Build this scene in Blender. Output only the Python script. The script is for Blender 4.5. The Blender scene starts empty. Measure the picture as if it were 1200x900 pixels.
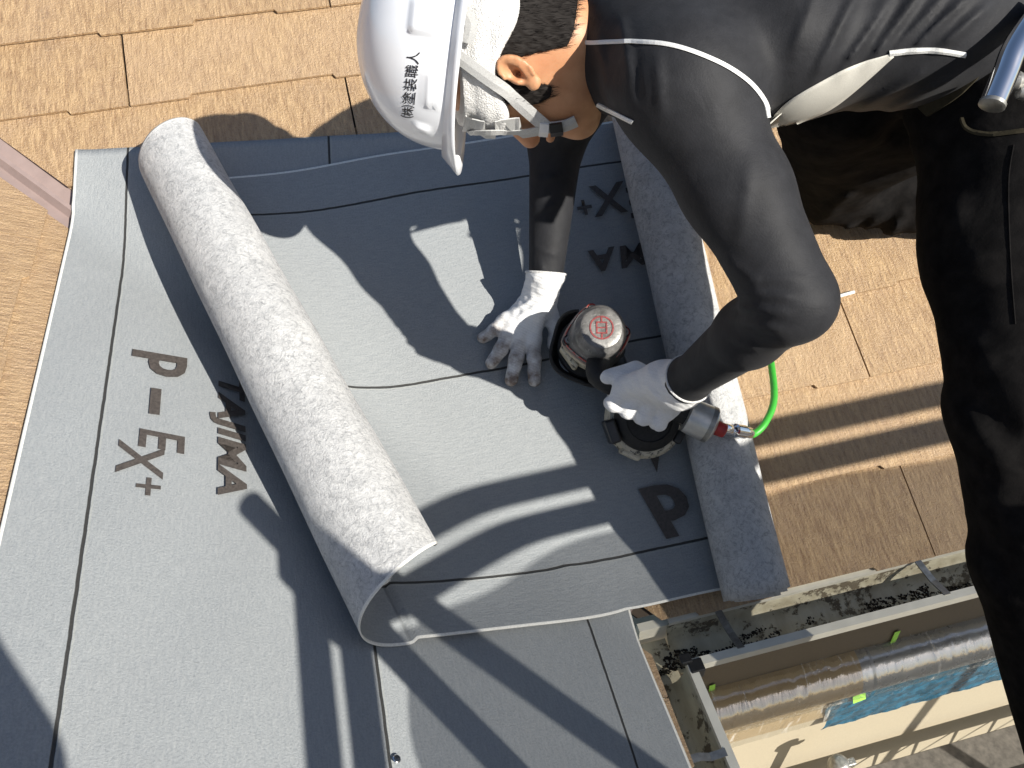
import bpy, bmesh, math, random
import numpy as np
from mathutils import Vector, Matrix, Euler
from mathutils.bvhtree import BVHTree
random.seed(7)
scene = bpy.context.scene
COL = scene.collection

# ---------------------------------------------------------------- camera
CAM_LOC = (-.34792, -.66783, 1.37032)
CAM_ROT = (.77849, .03446, -.24235)
FPX = 965.5                                     # focal length for a 1200 pixel wide picture
cam_data = bpy.data.cameras.new('camera')
cam_data.sensor_width = 36
cam_data.lens = FPX * 36 / 1200
cam_data.clip_start = .02
cam_data.clip_end = 300
cam = bpy.data.objects.new('camera', cam_data)
cam.location = CAM_LOC
cam.rotation_euler = CAM_ROT
COL.objects.link(cam)
scene.camera = cam

# ---------------------------------------------------------------- light
SUN = Vector((.60, -.847, .677)).normalized()   # towards the sun
world = bpy.data.worlds.new('World')
scene.world = world
world.use_nodes = True
wn = world.node_tree
sky = wn.nodes.new('ShaderNodeTexSky')
sky.sky_type = 'NISHITA'
sky.sun_disc = False
sky.sun_elevation = math.asin(SUN.z)
sky.sun_rotation = math.atan2(SUN.x, SUN.y)
wn.links.new(sky.outputs[0], wn.nodes['Background'].inputs[0])
wn.nodes['Background'].inputs[1].default_value = .070
sd = bpy.data.lights.new('sun', 'SUN')
sd.energy = 4.6
sd.angle = math.radians(.53)
sd.color = (1, .955, .87)
sun = bpy.data.objects.new('sun', sd)
sun.rotation_euler = (-SUN).to_track_quat('-Z', 'Y').to_euler()
COL.objects.link(sun)
scene.view_settings.view_transform = 'Standard'
scene.view_settings.look = 'None'
scene.view_settings.gamma = 1
scene.view_settings.exposure = .74

# ---------------------------------------------------------------- frames of reference
TH = .49878                                     # roof pitch, 28.6 degrees
CT, ST, TT = math.cos(TH), math.sin(TH), math.tan(TH)
FA = Matrix(((1, 0, 0), (0, CT, -ST), (0, ST, CT)))        # columns u, v, n of the long slope
FB = Matrix(((0, -CT, ST), (1, 0, 0), (0, ST, CT)))        # columns u, v, n of the side slope
CAMV = Vector(CAM_LOC)
CAMR = Euler(CAM_ROT, 'XYZ').to_matrix()
def A(u, v, n=0): return FA @ Vector((u, v, n))
def B(u, v, n=0): return FB @ Vector((u, v, n))
def ray(x, y): return CAMR @ Vector(((x - 600) / FPX, -(y - 450) / FPX, -1))
def dep(x, y, d): return CAMV + ray(x, y) * d              # surveyed point: direction and distance
def plane_pt(x, y, p, n):
    r = ray(x, y)
    return CAMV + r * ((Vector(p) - CAMV).dot(n) / r.dot(n))
NA, NB = FA.col[2].copy(), FB.col[2].copy()
def onA(x, y, h=0): return plane_pt(x, y, NA * h, NA)
def onB(x, y, h=0): return plane_pt(x, y, NB * h, NB)
def uvA(p): return FA.transposed() @ p
def uvB(p): return FB.transposed() @ p
CX, CY, CZ = CAMR.col[0].copy(), CAMR.col[1].copy(), CAMR.col[2].copy()
def cdir(x, y, z): return (CX * x + CY * y + CZ * z).normalized()

# ---------------------------------------------------------------- object helpers
def tag(o, label=None, cat=None, group=None, kind=None):
    if label: o['label'] = label
    if cat: o['category'] = cat
    if group: o['group'] = group
    if kind: o['kind'] = kind
    return o
def empty(name, loc=(0, 0, 0)):
    o = bpy.data.objects.new(name, None)
    o.location = loc
    o.empty_display_size = .05
    COL.objects.link(o)
    return o
def link(name, me, mats, parent=None, smooth=True):
    if mats is not None and not isinstance(mats, (list, tuple)): mats = [mats]
    if mats and not me.materials:
        for m in mats: me.materials.append(m)
    o = bpy.data.objects.new(name, me)
    COL.objects.link(o)
    if parent is not None:
        o.parent = parent
        o.matrix_parent_inverse = Matrix.Translation(-parent.location)
    if smooth: me.shade_smooth()
    return o
def mesh(verts, faces, uvs=None):
    me = bpy.data.meshes.new('m')
    me.from_pydata([tuple(v) for v in verts], [], faces)
    if uvs is not None:
        l = me.uv_layers.new(name='UVMap')
        flat = np.empty(len(me.loops), dtype=np.int32)
        me.loops.foreach_get('vertex_index', flat)
        l.data.foreach_set('uv', np.asarray(uvs, dtype=np.float32)[flat].ravel())
    me.update()
    return me
def from_bm(bm):
    me = bpy.data.meshes.new('m')
    bm.normal_update()
    bm.to_mesh(me)
    bm.free()
    return me
class MB:
    """collects verts and faces for one mesh"""
    def __init__(s): s.v, s.f = [], []
    def add(s, verts, faces):
        o = len(s.v)
        s.v += [Vector(v) for v in verts]
        s.f += [tuple(i + o for i in f) for f in faces]
    def box(s, c, dx, dy, dz):
        """centre and three half-edge vectors"""
        c, dx, dy, dz = map(Vector, (c, dx, dy, dz))
        vs = [c + i * dx + j * dy + k * dz for k in (-1, 1) for j in (-1, 1) for i in (-1, 1)]
        s.add(vs, [(0, 2, 3, 1), (4, 5, 7, 6), (0, 1, 5, 4), (2, 6, 7, 3), (0, 4, 6, 2), (1, 3, 7, 5)])
    def tube(s, pts, r, seg=12, cap=True):
        pts = [Vector(p) for p in pts]
        n = len(pts)
        rs = r if isinstance(r, (list, tuple)) else [r] * n
        t = (pts[1] - pts[0]).normalized()
        x = t.orthogonal().normalized()
        vs = []
        for i, p in enumerate(pts):
            t2 = (pts[min(i + 1, n - 1)] - pts[max(i - 1, 0)]).normalized()
            x = (x - t2 * x.dot(t2)).normalized()
            y = t2.cross(x)
            for k in range(seg):
                a = 2 * math.pi * k / seg
                vs.append(p + (x * math.cos(a) + y * math.sin(a)) * rs[i])
        fs = [(i * seg + k, i * seg + (k + 1) % seg, (i + 1) * seg + (k + 1) % seg, (i + 1) * seg + k) for i in range(n - 1) for k in range(seg)]
        if cap: fs += [tuple(range(seg))[::-1], tuple((n - 1) * seg + k for k in range(seg))]
        s.add(vs, fs)
    def lathe(s, prof, c, ax, seg=28, xdir=None, cap=True):
        """prof: (radius, height) pairs along the axis"""
        c, ax = Vector(c), Vector(ax).normalized()
        x = ax.orthogonal().normalized() if xdir is None else (Vector(xdir) - ax * Vector(xdir).dot(ax)).normalized()
        y = ax.cross(x)
        vs = [c + ax * h + (x * math.cos(2 * math.pi * k / seg) + y * math.sin(2 * math.pi * k / seg)) * r for r, h in prof for k in range(seg)]
        n = len(prof)
        fs = [(i * seg + k, i * seg + (k + 1) % seg, (i + 1) * seg + (k + 1) % seg, (i + 1) * seg + k) for i in range(n - 1) for k in range(seg)]
        if cap and prof[0][0] > 1e-4: fs.append(tuple(range(seg))[::-1])
        if cap and prof[-1][0] > 1e-4: fs.append(tuple((n - 1) * seg + k for k in range(seg)))
        s.add(vs, fs)
    def build(s, name, mats, parent=None, smooth=False, bevel=0, angle=40):
        me = mesh(s.v, s.f)
        bm = bmesh.new(); bm.from_mesh(me)
        bmesh.ops.remove_doubles(bm, verts=bm.verts, dist=1e-6)
        bmesh.ops.recalc_face_normals(bm, faces=bm.faces)
        bm.to_mesh(me); bm.free()
        o = link(name, me, mats, parent, smooth)
        if smooth: me.set_sharp_from_angle(angle=math.radians(angle))
        if bevel:
            b = o.modifiers.new('bevel', 'BEVEL'); b.width = bevel; b.segments = 2; b.limit_method = 'ANGLE'
        return o
def rims(me, nu, nv, sides, idx=2):
    """give the outermost cells of a grid another material slot"""
    for j in range(nv - 1):
        for i in range(nu - 1):
            if ('0' in sides and i == 0) or ('1' in sides and i == nu - 2) or ('e' in sides and j == nv - 2):
                me.polygons[j * (nu - 1) + i].material_index = idx
    return me
def rimmed(i, nu, w):
    """grid parameter whose first and last cell are only w wide"""
    k = round(i * (nu - 1))
    if k == 0: return 0.
    if k == nu - 1: return 1.
    return w + (1 - 2 * w) * (k - 1) / (nu - 3)
def grid(fn, nu, nv):
    """fn(i/(nu-1), j/(nv-1)) -> (point, uv)"""
    vs, uv, fs = [], [], []
    for j in range(nv):
        for i in range(nu):
            p, t = fn(i / (nu - 1), j / (nv - 1))
            vs.append(p); uv.append(t)
    for j in range(nv - 1):
        for i in range(nu - 1):
            a = j * nu + i
            fs.append((a, a + 1, a + nu + 1, a + nu))
    return mesh(vs, fs, uv)
def spline(pts, n=8):
    pts = [Vector(p) for p in pts]
    out = []
    for i in range(len(pts) - 1):
        p0, p1, p2, p3 = pts[max(i - 1, 0)], pts[i], pts[i + 1], pts[min(i + 2, len(pts) - 1)]
        for k in range(n):
            t = k / n
            out.append(.5 * ((2 * p1) + (p2 - p0) * t + (2 * p0 - 5 * p1 + 4 * p2 - p3) * t * t + (3 * p1 - p0 - 3 * p2 + p3) * t ** 3))
    return out + [pts[-1]]

# ---------------------------------------------------------------- materials
class NT:
    def __init__(s, name):
        s.m = bpy.data.materials.new(name)
        s.m.use_nodes = True
        s.t = s.m.node_tree
        s.b = s.t.nodes['Principled BSDF']
        s.out = s.t.nodes['Material Output']
    def n(s, typ, **kw):
        nd = s.t.nodes.new('ShaderNode' + typ)
        ins = kw.pop('ins', {})
        for k, v in kw.items(): setattr(nd, k, v)
        for k, v in ins.items(): s.set(nd.inputs[k], v)
        return nd
    def set(s, sock, v):
        if hasattr(v, 'is_output'): s.t.links.new(v, sock)
        else: sock.default_value = v
    def coord(s, which='Object', scale=(1, 1, 1)):
        tc = s.n('TexCoord')
        mp = s.n('Mapping', ins={0: tc.outputs[which], 3: scale})
        return mp.outputs[0]
    def noise(s, vec, scale, detail=4, rough=.55, dist=0):
        return s.n('TexNoise', ins={'Vector': vec, 'Scale': scale, 'Detail': detail, 'Roughness': rough, 'Distortion': dist}).outputs[0]
    def math(s, op, a, b=0., c=0., clamp=False):
        nd = s.n('Math', operation=op, use_clamp=clamp)
        s.set(nd.inputs[0], a); s.set(nd.inputs[1], b); s.set(nd.inputs[2], c)
        return nd.outputs[0]
    def ramp(s, f, lo, hi, a=0., b=1.):
        nd = s.n('MapRange', ins={0: f, 1: lo, 2: hi, 3: a, 4: b})
        return nd.outputs[0]
    def mix(s, f, a, b, blend='MIX'):
        nd = s.n('Mix', data_type='RGBA', blend_type=blend)
        s.set(nd.inputs[0], f)
        s.set(nd.inputs[6], a if hasattr(a, 'is_output') else tuple(a)[:3] + (1,))
        s.set(nd.inputs[7], b if hasattr(b, 'is_output') else tuple(b)[:3] + (1,))
        return nd.outputs[2]
    def bump(s, h, strength=.3, dist=.002, normal=None):
        nd = s.n('Bump', ins={'Height': h, 'Strength': strength, 'Distance': dist})
        if normal is not None: s.set(nd.inputs['Normal'], normal)
        return nd.outputs[0]
    def fin(s, color=None, rough=None, normal=None, **kw):
        if color is not None: s.set(s.b.inputs['Base Color'], color if hasattr(color, 'is_output') else tuple(color)[:3] + (1,))
        if rough is not None: s.set(s.b.inputs['Roughness'], rough)
        if normal is not None: s.set(s.b.inputs['Normal'], normal)
        for k, v in kw.items(): s.set(s.b.inputs[k.replace('_', ' ')], v)
        return s.m
def simple(name, col, rough=.5, var=.12, scale=60, bump=.1, bdist=.001, **kw):
    t = NT(name)
    c = t.coord()
    n = t.noise(c, scale)
    col2 = tuple(x * (1 - var * 2) for x in col)
    return t.fin(t.mix(t.ramp(n, .3, .7), col2, col), t.math('ADD', rough - .06, t.math('MULTIPLY', n, .12)), t.bump(n, bump, bdist), **kw)

def slate_material():
    t = NT('painted_slate')
    c = t.coord('Object', (1, 1, 1))
    cs = t.coord('Object', (1, .16, 1))
    oi = t.n('ObjectInfo').outputs['Random']
    off = t.n('VectorMath', operation='ADD'); t.set(off.inputs[0], cs)
    comb = t.n('CombineXYZ', ins={0: t.math('MULTIPLY', oi, 37.), 1: t.math('MULTIPLY', oi, 11.)}).outputs[0]
    t.set(off.inputs[1], comb)
    v = off.outputs[0]
    off2 = t.n('VectorMath', operation='ADD'); t.set(off2.inputs[0], c); t.set(off2.inputs[1], comb)
    streak = t.noise(v, 150, 6, .72)
    streak2 = t.noise(v, 48, 5, .68, .3)
    grain = t.noise(off2.outputs[0], 240, 4, .7)
    blot = t.noise(off2.outputs[0], 9, 4, .6)
    col = t.mix(t.ramp(streak, .35, .68), (.275, .165, .084), (.575, .395, .212))
    col = t.mix(t.ramp(blot, .42, .72, 0, .45), col, (.40, .272, .17))
    col = t.mix(t.ramp(oi, 0, 1, 0, .30), col, (.58, .41, .255))
    worn = t.math('MULTIPLY', t.ramp(blot, .60, .70), t.ramp(streak2, .52, .62))
    col = t.mix(t.math('MULTIPLY', worn, .65), col, (.19, .12, .08))
    h = t.math('ADD', t.math('MULTIPLY', streak, 1.2), t.math('ADD', t.math('MULTIPLY', streak2, .55), t.math('MULTIPLY', grain, 1.0)))
    return t.fin(col, t.ramp(grain, .3, .7, .20, .46), t.bump(h, 1., .0036), Specular_IOR_Level=.75)
def sheet_front_material():
    t = NT('underlay_face')
    uv = t.n('UVMap').outputs[0]
    sep = t.n('SeparateXYZ', ins={0: uv})
    a = sep.outputs[0]
    obj = t.coord('UV', (1, .22, 1))
    iso = t.coord('UV', (1, 1, 1))
    fib = t.noise(obj, 190, 5, .75)
    fine = t.noise(iso, 300, 4, .75)
    wave = t.noise(iso, 5, 3)
    wig = t.math('MULTIPLY', t.math('SUBTRACT', t.noise(iso, 30, 2), .5), .0022)
    aw = t.math('ADD', a, wig)
    line = None
    for pos in (.1, .5, .9):
        d = t.math('ABSOLUTE', t.math('SUBTRACT', aw, pos))
        l = t.ramp(d, .0017, .0026, 1, 0)
        line = l if line is None else t.math('MAXIMUM', line, l)
    pale = None
    for pos in (.1, .5, .9):
        d = t.math('ABSOLUTE', t.math('SUBTRACT', aw, pos - .0042))
        l = t.ramp(d, .0008, .0016, 1, 0)
        pale = l if pale is None else t.math('MAXIMUM', pale, l)
    col = t.mix(t.ramp(fine, .3, .7), (.218, .235, .246), (.324, .341, .350))
    col = t.mix(t.ramp(fib, .42, .70, 0, .5), col, (.37, .382, .385))
    col = t.mix(t.ramp(wave, .35, .7, 0, .2), col, (.25, .26, .265))
    col = t.mix(t.math('MULTIPLY', pale, .22), col, (.42, .42, .36))
    col = t.mix(t.math('MULTIPLY', line, .95), col, (.025, .024, .022))
    h = t.math('SUBTRACT', t.math('ADD', fib, t.math('MULTIPLY', fine, .9)), t.math('MULTIPLY', line, 1.5))
    return t.fin(col, .62, t.bump(h, .75, .0020), Specular_IOR_Level=.35)
def fleece_material():
    t = NT('underlay_fleece')
    c = t.coord('Object', (1, 1, 1))
    v = t.n('VectorMath', operation='MULTIPLY'); t.set(v.inputs[0], c); v.inputs[1].default_value = (1, 1.6, 1)
    big = t.noise(c, 22, 6, .75, .6)
    mid = t.noise(c, 90, 6, .8, 1.2)
    fine = t.noise(c, 300, 4, .75)
    col = t.mix(t.ramp(big, .38, .66), (.62, .62, .615), (.46, .465, .47))
    col = t.mix(t.ramp(mid, .47, .66, 0, .85), col, (.21, .218, .23))
    col = t.mix(t.ramp(fine, .42, .68, 0, .45), col, (.66, .65, .63))
    h = t.math('ADD', mid, t.math('MULTIPLY', fine, .8))
    return t.fin(col, .9, t.bump(h, .9, .0028), Specular_IOR_Level=.15)
def cloth_material(name, lo, hi, weave=900, rough=.7, big=7, bstr=.5, bdist=.012, sheen=.0, wstr=.18, spec=.02):
    t = NT(name)
    c = t.coord()
    n1 = t.noise(c, big, 3, .5, .8)
    w = t.noise(c, weave, 2, .6)
    m = t.noise(c, 38, 4, .6)
    col = t.mix(t.ramp(m, .3, .72), lo, hi)
    b1 = t.bump(n1, bstr, bdist)
    b2 = t.bump(w, wstr, .0006, b1)
    return t.fin(col, rough, b2, Specular_IOR_Level=spec, Sheen_Weight=sheen)
def gutter_material():
    t = NT('grimy_vinyl')
    c = t.coord()
    n = t.noise(c, 14, 7, .7, .4)
    n2 = t.noise(c, 70, 5, .7)
    st = t.noise(t.coord('Object', (1, .2, 1)), 30, 4)
    col = t.mix(t.ramp(st, .35, .7), (.60, .56, .42), (.40, .35, .24))
    mask = t.ramp(t.math('ADD', n, t.math('MULTIPLY', t.math('SUBTRACT', n2, .5), .5)), .53, .58)
    col = t.mix(t.math('MULTIPLY', mask, .85), col, (.085, .062, .038))
    return t.fin(col, t.ramp(mask, 0, 1, .38, .9), t.bump(t.math('ADD', n2, mask), .5, .003))
M = {}
M['slate'] = slate_material()
M['front'] = sheet_front_material()
M['fleece'] = fleece_material()
M['edge'] = simple('fleece_edge', (.78, .77, .72), .9, .1, 300)
M['deckboard'] = simple('roof_deck', (.10, .075, .055), .9, .2, 30)
M['flashing'] = simple('valley_metal', (.31, .235, .215), .30, .06, 40, .05, Specular_IOR_Level=.6)
M['print'] = simple('printed_ink', (.085, .072, .064), .6, .25, 220, .1)
M['gutter'] = gutter_material()
M['vinyl'] = simple('cream_vinyl', (.78, .75, .64), .35, .06, 30, .08)
M['steel'] = simple('weathered_steel', (.42, .41, .38), .42, .2, 90, .2, Metallic=.7)
M['galv'] = simple('galvanised_pipe', (.50, .50, .50), .4, .15, 60, .1, Metallic=.8)
M['chrome'] = simple('chrome_steel', (.86, .86, .88), .09, .02, 20, .02, Metallic=1.)
M['wall'] = simple('cream_siding', (.42, .365, .265), .75, .05, 120, .25, .001)
M['band'] = simple('shaded_siding', (.135, .110, .078), .7, .08, 90, .25, .001)  # shade from the scaffold deck, put into the siding colour
M['wood'] = simple('scaffold_deck_metal', (.15, .135, .115), .6, .25, 40, .3)
M['shirt'] = cloth_material('black_stretch_shirt', (.0165, .0168, .0190), (.0250, .0254, .0285), 420, .62, 18, .24, .006, .03, .45, .16)
M['trousers'] = cloth_material('black_work_trousers', (.0068, .0066, .0068), (.0160, .0148, .0144), 420, .88, 14, .35, .010, .0, .35)
M['glove'] = None
M['white_piping'] = simple('white_piping', (.74, .74, .72), .8, .1, 900, .3)
M['panel'] = simple('pale_mesh_panel', (.60, .58, .52), .8, .12, 1200, .4)
M['helmet'] = simple('white_helmet_plastic', (.80, .82, .86), .22, .02, 30, .02, Coat_Weight=.4)
M['towel'] = simple('white_terry_towel', (.80, .79, .77), .95, .08, 500, 1.0, .003)
M['ink'] = simple('black_lettering', (.02, .02, .025), .5, .1, 100)
M['strap'] = simple('grey_webbing', (.52, .52, .51), .8, .12, 700, .4)
M['black_plastic'] = simple('black_plastic', (.018, .018, .018), .38, .15, 120, .2)
M['rubber'] = simple('worn_black_rubber', (.022, .021, .020), .7, .3, 160, .4)
M['white_plastic'] = simple('white_plastic', (.75, .75, .74), .4, .05, 80)
M['belt'] = cloth_material('tool_belt_webbing', (.030, .026, .018), (.060, .053, .036), 500, .8, 6, .2, .004, 0, .5)
M['hose'] = simple('green_air_hose', (.055, .40, .045), .38, .08, 60, .05)
M['red'] = simple('red_plastic', (.50, .035, .03), .4, .2, 100)
M['tape'] = simple('lime_masking_tape', (.36, .72, .10), .7, .06, 80)
M['taupe'] = simple('brown_hood', (.50, .385, .235), .28, .03, 12)
M['bluefilm'] = simple('blue_masking_film', (.03, .13, .21), .14, .35, 30, .6, .004)
M['moss'] = simple('black_moss', (.045, .034, .022), 1., .4, 90, 1., .004)
M['ground'] = simple('gravel_ground', (.12, .11, .10), .95, .25, 12, .5, .02)
M['nail'] = simple('nail_head', (.75, .75, .76), .2, .05, 50, .02, Metallic=1.)
M['bright'] = simple('brushed_aluminium', (.66, .65, .61), .34, .08, 120, .1, Metallic=.55)
M['sunlit_edge'] = simple('sunlit_edge_white', (.82, .80, .74), .7, .06, 90)  # white that paints sunlight on a slate edge
M['shoe'] = simple('worn_shoe', (.05, .045, .04), .8, .2, 60)

def skin_material():
    t = NT('sunned_skin')
    c = t.coord()
    n = t.noise(c, 38, 4, .6); f = t.noise(c, 420, 3, .6)
    bl = t.noise(c, 14, 3, .5)
    col = t.mix(t.ramp(n, .3, .7), (.46, .225, .112), (.57, .305, .165))
    col = t.mix(t.ramp(bl, .45, .7, 0, .3), col, (.48, .19, .095))
    return t.fin(col, .48, t.bump(f, .2, .0008), Subsurface_Weight=.12, Subsurface_Radius=(.010, .004, .002), Specular_IOR_Level=.4)
def hair_material():
    t = NT('short_black_hair')
    cg = t.coord('Generated', (1, 1, 1))
    s = t.noise(t.coord('UV', (1, .06, 1)), 260, 4, .7)
    return t.fin(t.mix(t.ramp(s, .35, .7), (.008, .0065, .006), (.022, .018, .0155)), .75, t.bump(s, .3, .002), Specular_IOR_Level=.2)
def glove_material():
    t = NT('white_cotton_glove')
    c = t.coord()
    w = t.n('TexWave', wave_type='BANDS', bands_direction='DIAGONAL', ins={'Vector': c, 'Scale': 75., 'Distortion': 2., 'Detail': 2.}).outputs[1]
    f = t.noise(c, 700, 2, .6)
    d = t.noise(c, 55, 4, .6)
    att = t.n('Attribute', attribute_name='grime').outputs['Fac']
    dirt = t.math('MULTIPLY', t.ramp(d, .25, .65), att)
    col = t.mix(t.ramp(f, .3, .7), (.70, .70, .70), (.82, .82, .82))
    col = t.mix(dirt, col, (.20, .155, .13))
    h = t.math('ADD', t.math('MULTIPLY', w, .5), f)
    return t.fin(col, .9, t.bump(h, .45, .0012), Specular_IOR_Level=.15)
def net_material():
    t = NT('dust_net')
    tr = t.n('BsdfTransparent')
    mx = t.n('MixShader', ins={0: .70})
    t.b.inputs['Base Color'].default_value = (.05, .06, .08, 1)
    t.b.inputs['Roughness'].default_value = .9
    t.t.links.new(tr.outputs[0], mx.inputs[1])
    t.t.links.new(t.b.outputs[0], mx.inputs[2])
    t.t.links.new(mx.outputs[0], t.out.inputs[0])
    return t.m
def film_material():
    t = NT('clear_masking_film')
    c = t.coord('Object', (1, 1, 1))
    n = t.noise(t.coord('Object', (2.6, .5, .35)), 9, 4, .55, 1.2)
    gl = t.n('BsdfGlossy', ins={'Roughness': .12, 'Color': (.9, .9, .9, 1), 'Normal': t.bump(n, .25, .02)})
    tr = t.n('BsdfTransparent', ins={'Color': (.92, .92, .90, 1)})
    df = t.n('BsdfDiffuse', ins={'Color': (.75, .72, .66, 1)})
    m1 = t.n('MixShader', ins={0: t.ramp(n, .60, .68, .02, .45)})
    t.t.links.new(tr.outputs[0], m1.inputs[1]); t.t.links.new(df.outputs[0], m1.inputs[2])
    m2 = t.n('MixShader', ins={0: .20})
    t.t.links.new(m1.outputs[0], m2.inputs[1]); t.t.links.new(gl.outputs[0], m2.inputs[2])
    t.t.links.new(m2.outputs[0], t.out.inputs[0])
    return t.m
def cast_metal():
    t = NT('scuffed_cast_metal')
    c = t.coord()
    n = t.noise(c, 45, 6, .7); f = t.noise(c, 300, 3)
    scr = t.ramp(t.noise(t.coord('Object', (1, 6, 1)), 60, 4, .7), .58, .66)
    col = t.mix(t.ramp(n, .35, .65), (.115, .113, .108), (.235, .228, .22))
    col = t.mix(t.math('MULTIPLY', scr, .5), col, (.55, .53, .50))
    return t.fin(col, t.ramp(n, .3, .7, .30, .55), t.bump(f, .25, .001), Metallic=.35)
def worn_paint(name, base, under, lo=.54, hi=.60, rough=.5):
    t = NT(name)
    c = t.coord()
    n = t.noise(c, 70, 6, .75, .5)
    col = t.mix(t.ramp(n, lo, hi), base, under)
    return t.fin(col, rough, t.bump(n, .5, .0015))
M['skin'] = skin_material(); M['hair'] = hair_material(); M['glove'] = glove_material()
M['net'] = net_material(); M['film'] = film_material(); M['cast'] = cast_metal()
M['cream_worn'] = worn_paint('scuffed_cream_plastic', (.52, .47, .36), (.05, .042, .035))
M['red_worn'] = worn_paint('chipped_red_paint', (.42, .05, .04), (.30, .28, .26), .50, .56)

# ---------------------------------------------------------------- slates and roof slopes
ROWS_A = [0, .182, .364, .546, .7205, .895, 1.0695, 1.244, 1.426, 1.608, 1.79, 1.972, 2.154, 2.336, 2.518]
ROWS_B = [1.06 + (k - 6) * .1767 for k in range(14)]
def slate_mesh(var):
    r = random.Random(var)
    w = .9065
    stp = .0085
    low = lambda: -stp + r.uniform(-.0012, .0012)
    hi = lambda: r.uniform(-.0012, .0012)
    cuts = [0, .135 + r.uniform(-.02, .02), .40 + r.uniform(-.03, .03), .60 + r.uniform(-.03, .03), .80 + r.uniform(-.02, .02), w]
    prof = []
    for i in range(5):
        y = low() if i % 2 == 0 else hi()
        prof += [(cuts[i] + (.003 if i else 0), y), (cuts[i + 1] - (.003 if i < 4 else 0), y + r.uniform(-.001, .001))]
    top = [(x, y, -.0082 * y / .182) for x, y in prof] + [(w, .215, -.0097), (0, .215, -.0097)]
    n = len(top)
    bm = bmesh.new()
    a = [bm.verts.new(p) for p in top]
    b = [bm.verts.new((x, y, z - .0052)) for x, y, z in top]
    bm.faces.new(a); bm.faces.new(b[::-1])
    for i in range(n): bm.faces.new((a[i], b[i], b[(i + 1) % n], a[(i + 1) % n]))
    bm.normal_update()
    return bm
def lay_slates(root, F, rows, offs, u0, u1, keep):
    """keep(u, v) > 0 on the side of the valley that stays"""
    base = [from_bm(slate_mesh(k)) for k in range(4)]
    for me in base: me.materials.append(M['slate'])
    rot = F.to_4x4()
    for k in range(len(rows) - 1):
        o = offs[k % 2] % .91
        i0 = math.floor((u0 - o) / .91)
        for i in range(i0, math.ceil((u1 - o) / .91)):
            u = o + i * .91
            cs = [keep(u + a, rows[k] + b) for a in (0, .91) for b in (0, .215)]
            if max(cs) < 0: continue
            if min(cs) < 0:
                bm = slate_mesh(random.randrange(4))
                # the cut runs parallel to the valley
                p0 = Vector((CT * keep.sign * rows[k], 0, 0)) 
                n = Vector(keep.n)
                q = Vector(keep.p) - Vector((u, rows[k], 0))
                bmesh.ops.bisect_plane(bm, geom=bm.verts[:] + bm.edges[:] + bm.faces[:], plane_co=q, plane_no=n, clear_inner=True)
                bmesh.ops.holes_fill(bm, edges=bm.edges)
                if not bm.faces: bm.free(); continue
                me = from_bm(bm)
                me.materials.append(M['slate'])
            else:
                me = base[random.randrange(4)]
            s = bpy.data.objects.new('slate', me)
            COL.objects.link(s)
            s.parent = root
            jit = Matrix.Rotation(random.uniform(-.0012, .0012), 4, 'Z')
            s.matrix_basis = rot @ Matrix.Translation((u + random.uniform(-.001, .001), rows[k] + random.uniform(-.0012, .0012), random.uniform(-.0004, .0004))) @ jit
class Keep:
    def __init__(s, p, n, sign): s.p, s.n, s.sign = p, Vector(n).normalized(), sign
    def __call__(s, u, v): return (Vector((u, v, 0)) - Vector(s.p)).dot(s.n)
def slope(name, F, pts):
    top = [F @ Vector((u, v, -.016)) for u, v in pts]
    bot = [F @ Vector((u, v, -.03)) for u, v in pts]
    n = len(pts)
    m = MB(); m.add(top + bot, [tuple(range(n)), tuple(range(2 * n - 1, n - 1, -1))] + [(i, i + n, (i + 1) % n + n, (i + 1) % n) for i in range(n)])
    return tag(m.build(name, M['deckboard']), kind='structure')
VMAX = 2.45
roof_a = slope('roof_slope', FA, [(0.01, 0.012), (3.2, 0.012), (3.2, VMAX), (-VMAX * CT, VMAX)])
roof_b = slope('roof_slope', FB, [(-2.2, 0.012), (-0.01, 0.012), (VMAX * CT, VMAX), (-2.2, VMAX)])
lay_slates(roof_a, FA, ROWS_A[:14], (.60, .155), -2.2, 2.6, Keep((.048, 0, 0), (1, CT, 0), -1))
lay_slates(roof_b, FB, [r for r in ROWS_B], (.775, .314), -1.9, 2.2, Keep((-.05, 0, 0), (-1, CT, 0), 1))

# valley tray: two wings and a standing centre rib
def valley():
    W = Vector((-1, 1, TT)).normalized()
    pa = (FA @ Vector((1, CT, 0)).normalized()); pa = (pa - W * pa.dot(W)).normalized()
    pb = (FB @ Vector((-1, CT, 0)).normalized()); pb = (pb - W * pb.dot(W)).normalized()
    up = (NA + NB).normalized()
    prof = [pa * .075 + NA * -.0150, pa * .012 + up * -.010, up * .008 + pa * .004, up * .008 + pb * .004, pb * .012 + up * -.010, pb * .075 + NB * -.0150]
    vs, fs = [], []
    for t in (.02, 1.2, 3.1):
        vs += [W * t + p for p in prof]
    for j in range(2):
        for i in range(5): fs.append((j * 6 + i, j * 6 + i + 1, j * 6 + i + 7, j * 6 + i + 6))
    m = MB(); m.add(vs, fs)
    o = m.build('valley_flashing', M['flashing'], smooth=False)
    s = o.modifiers.new('thick', 'SOLIDIFY'); s.thickness = .0012
    tag(o, 'mauve brown metal valley flashing with a centre rib between two tiled slopes', 'flashing')
valley()

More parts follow.
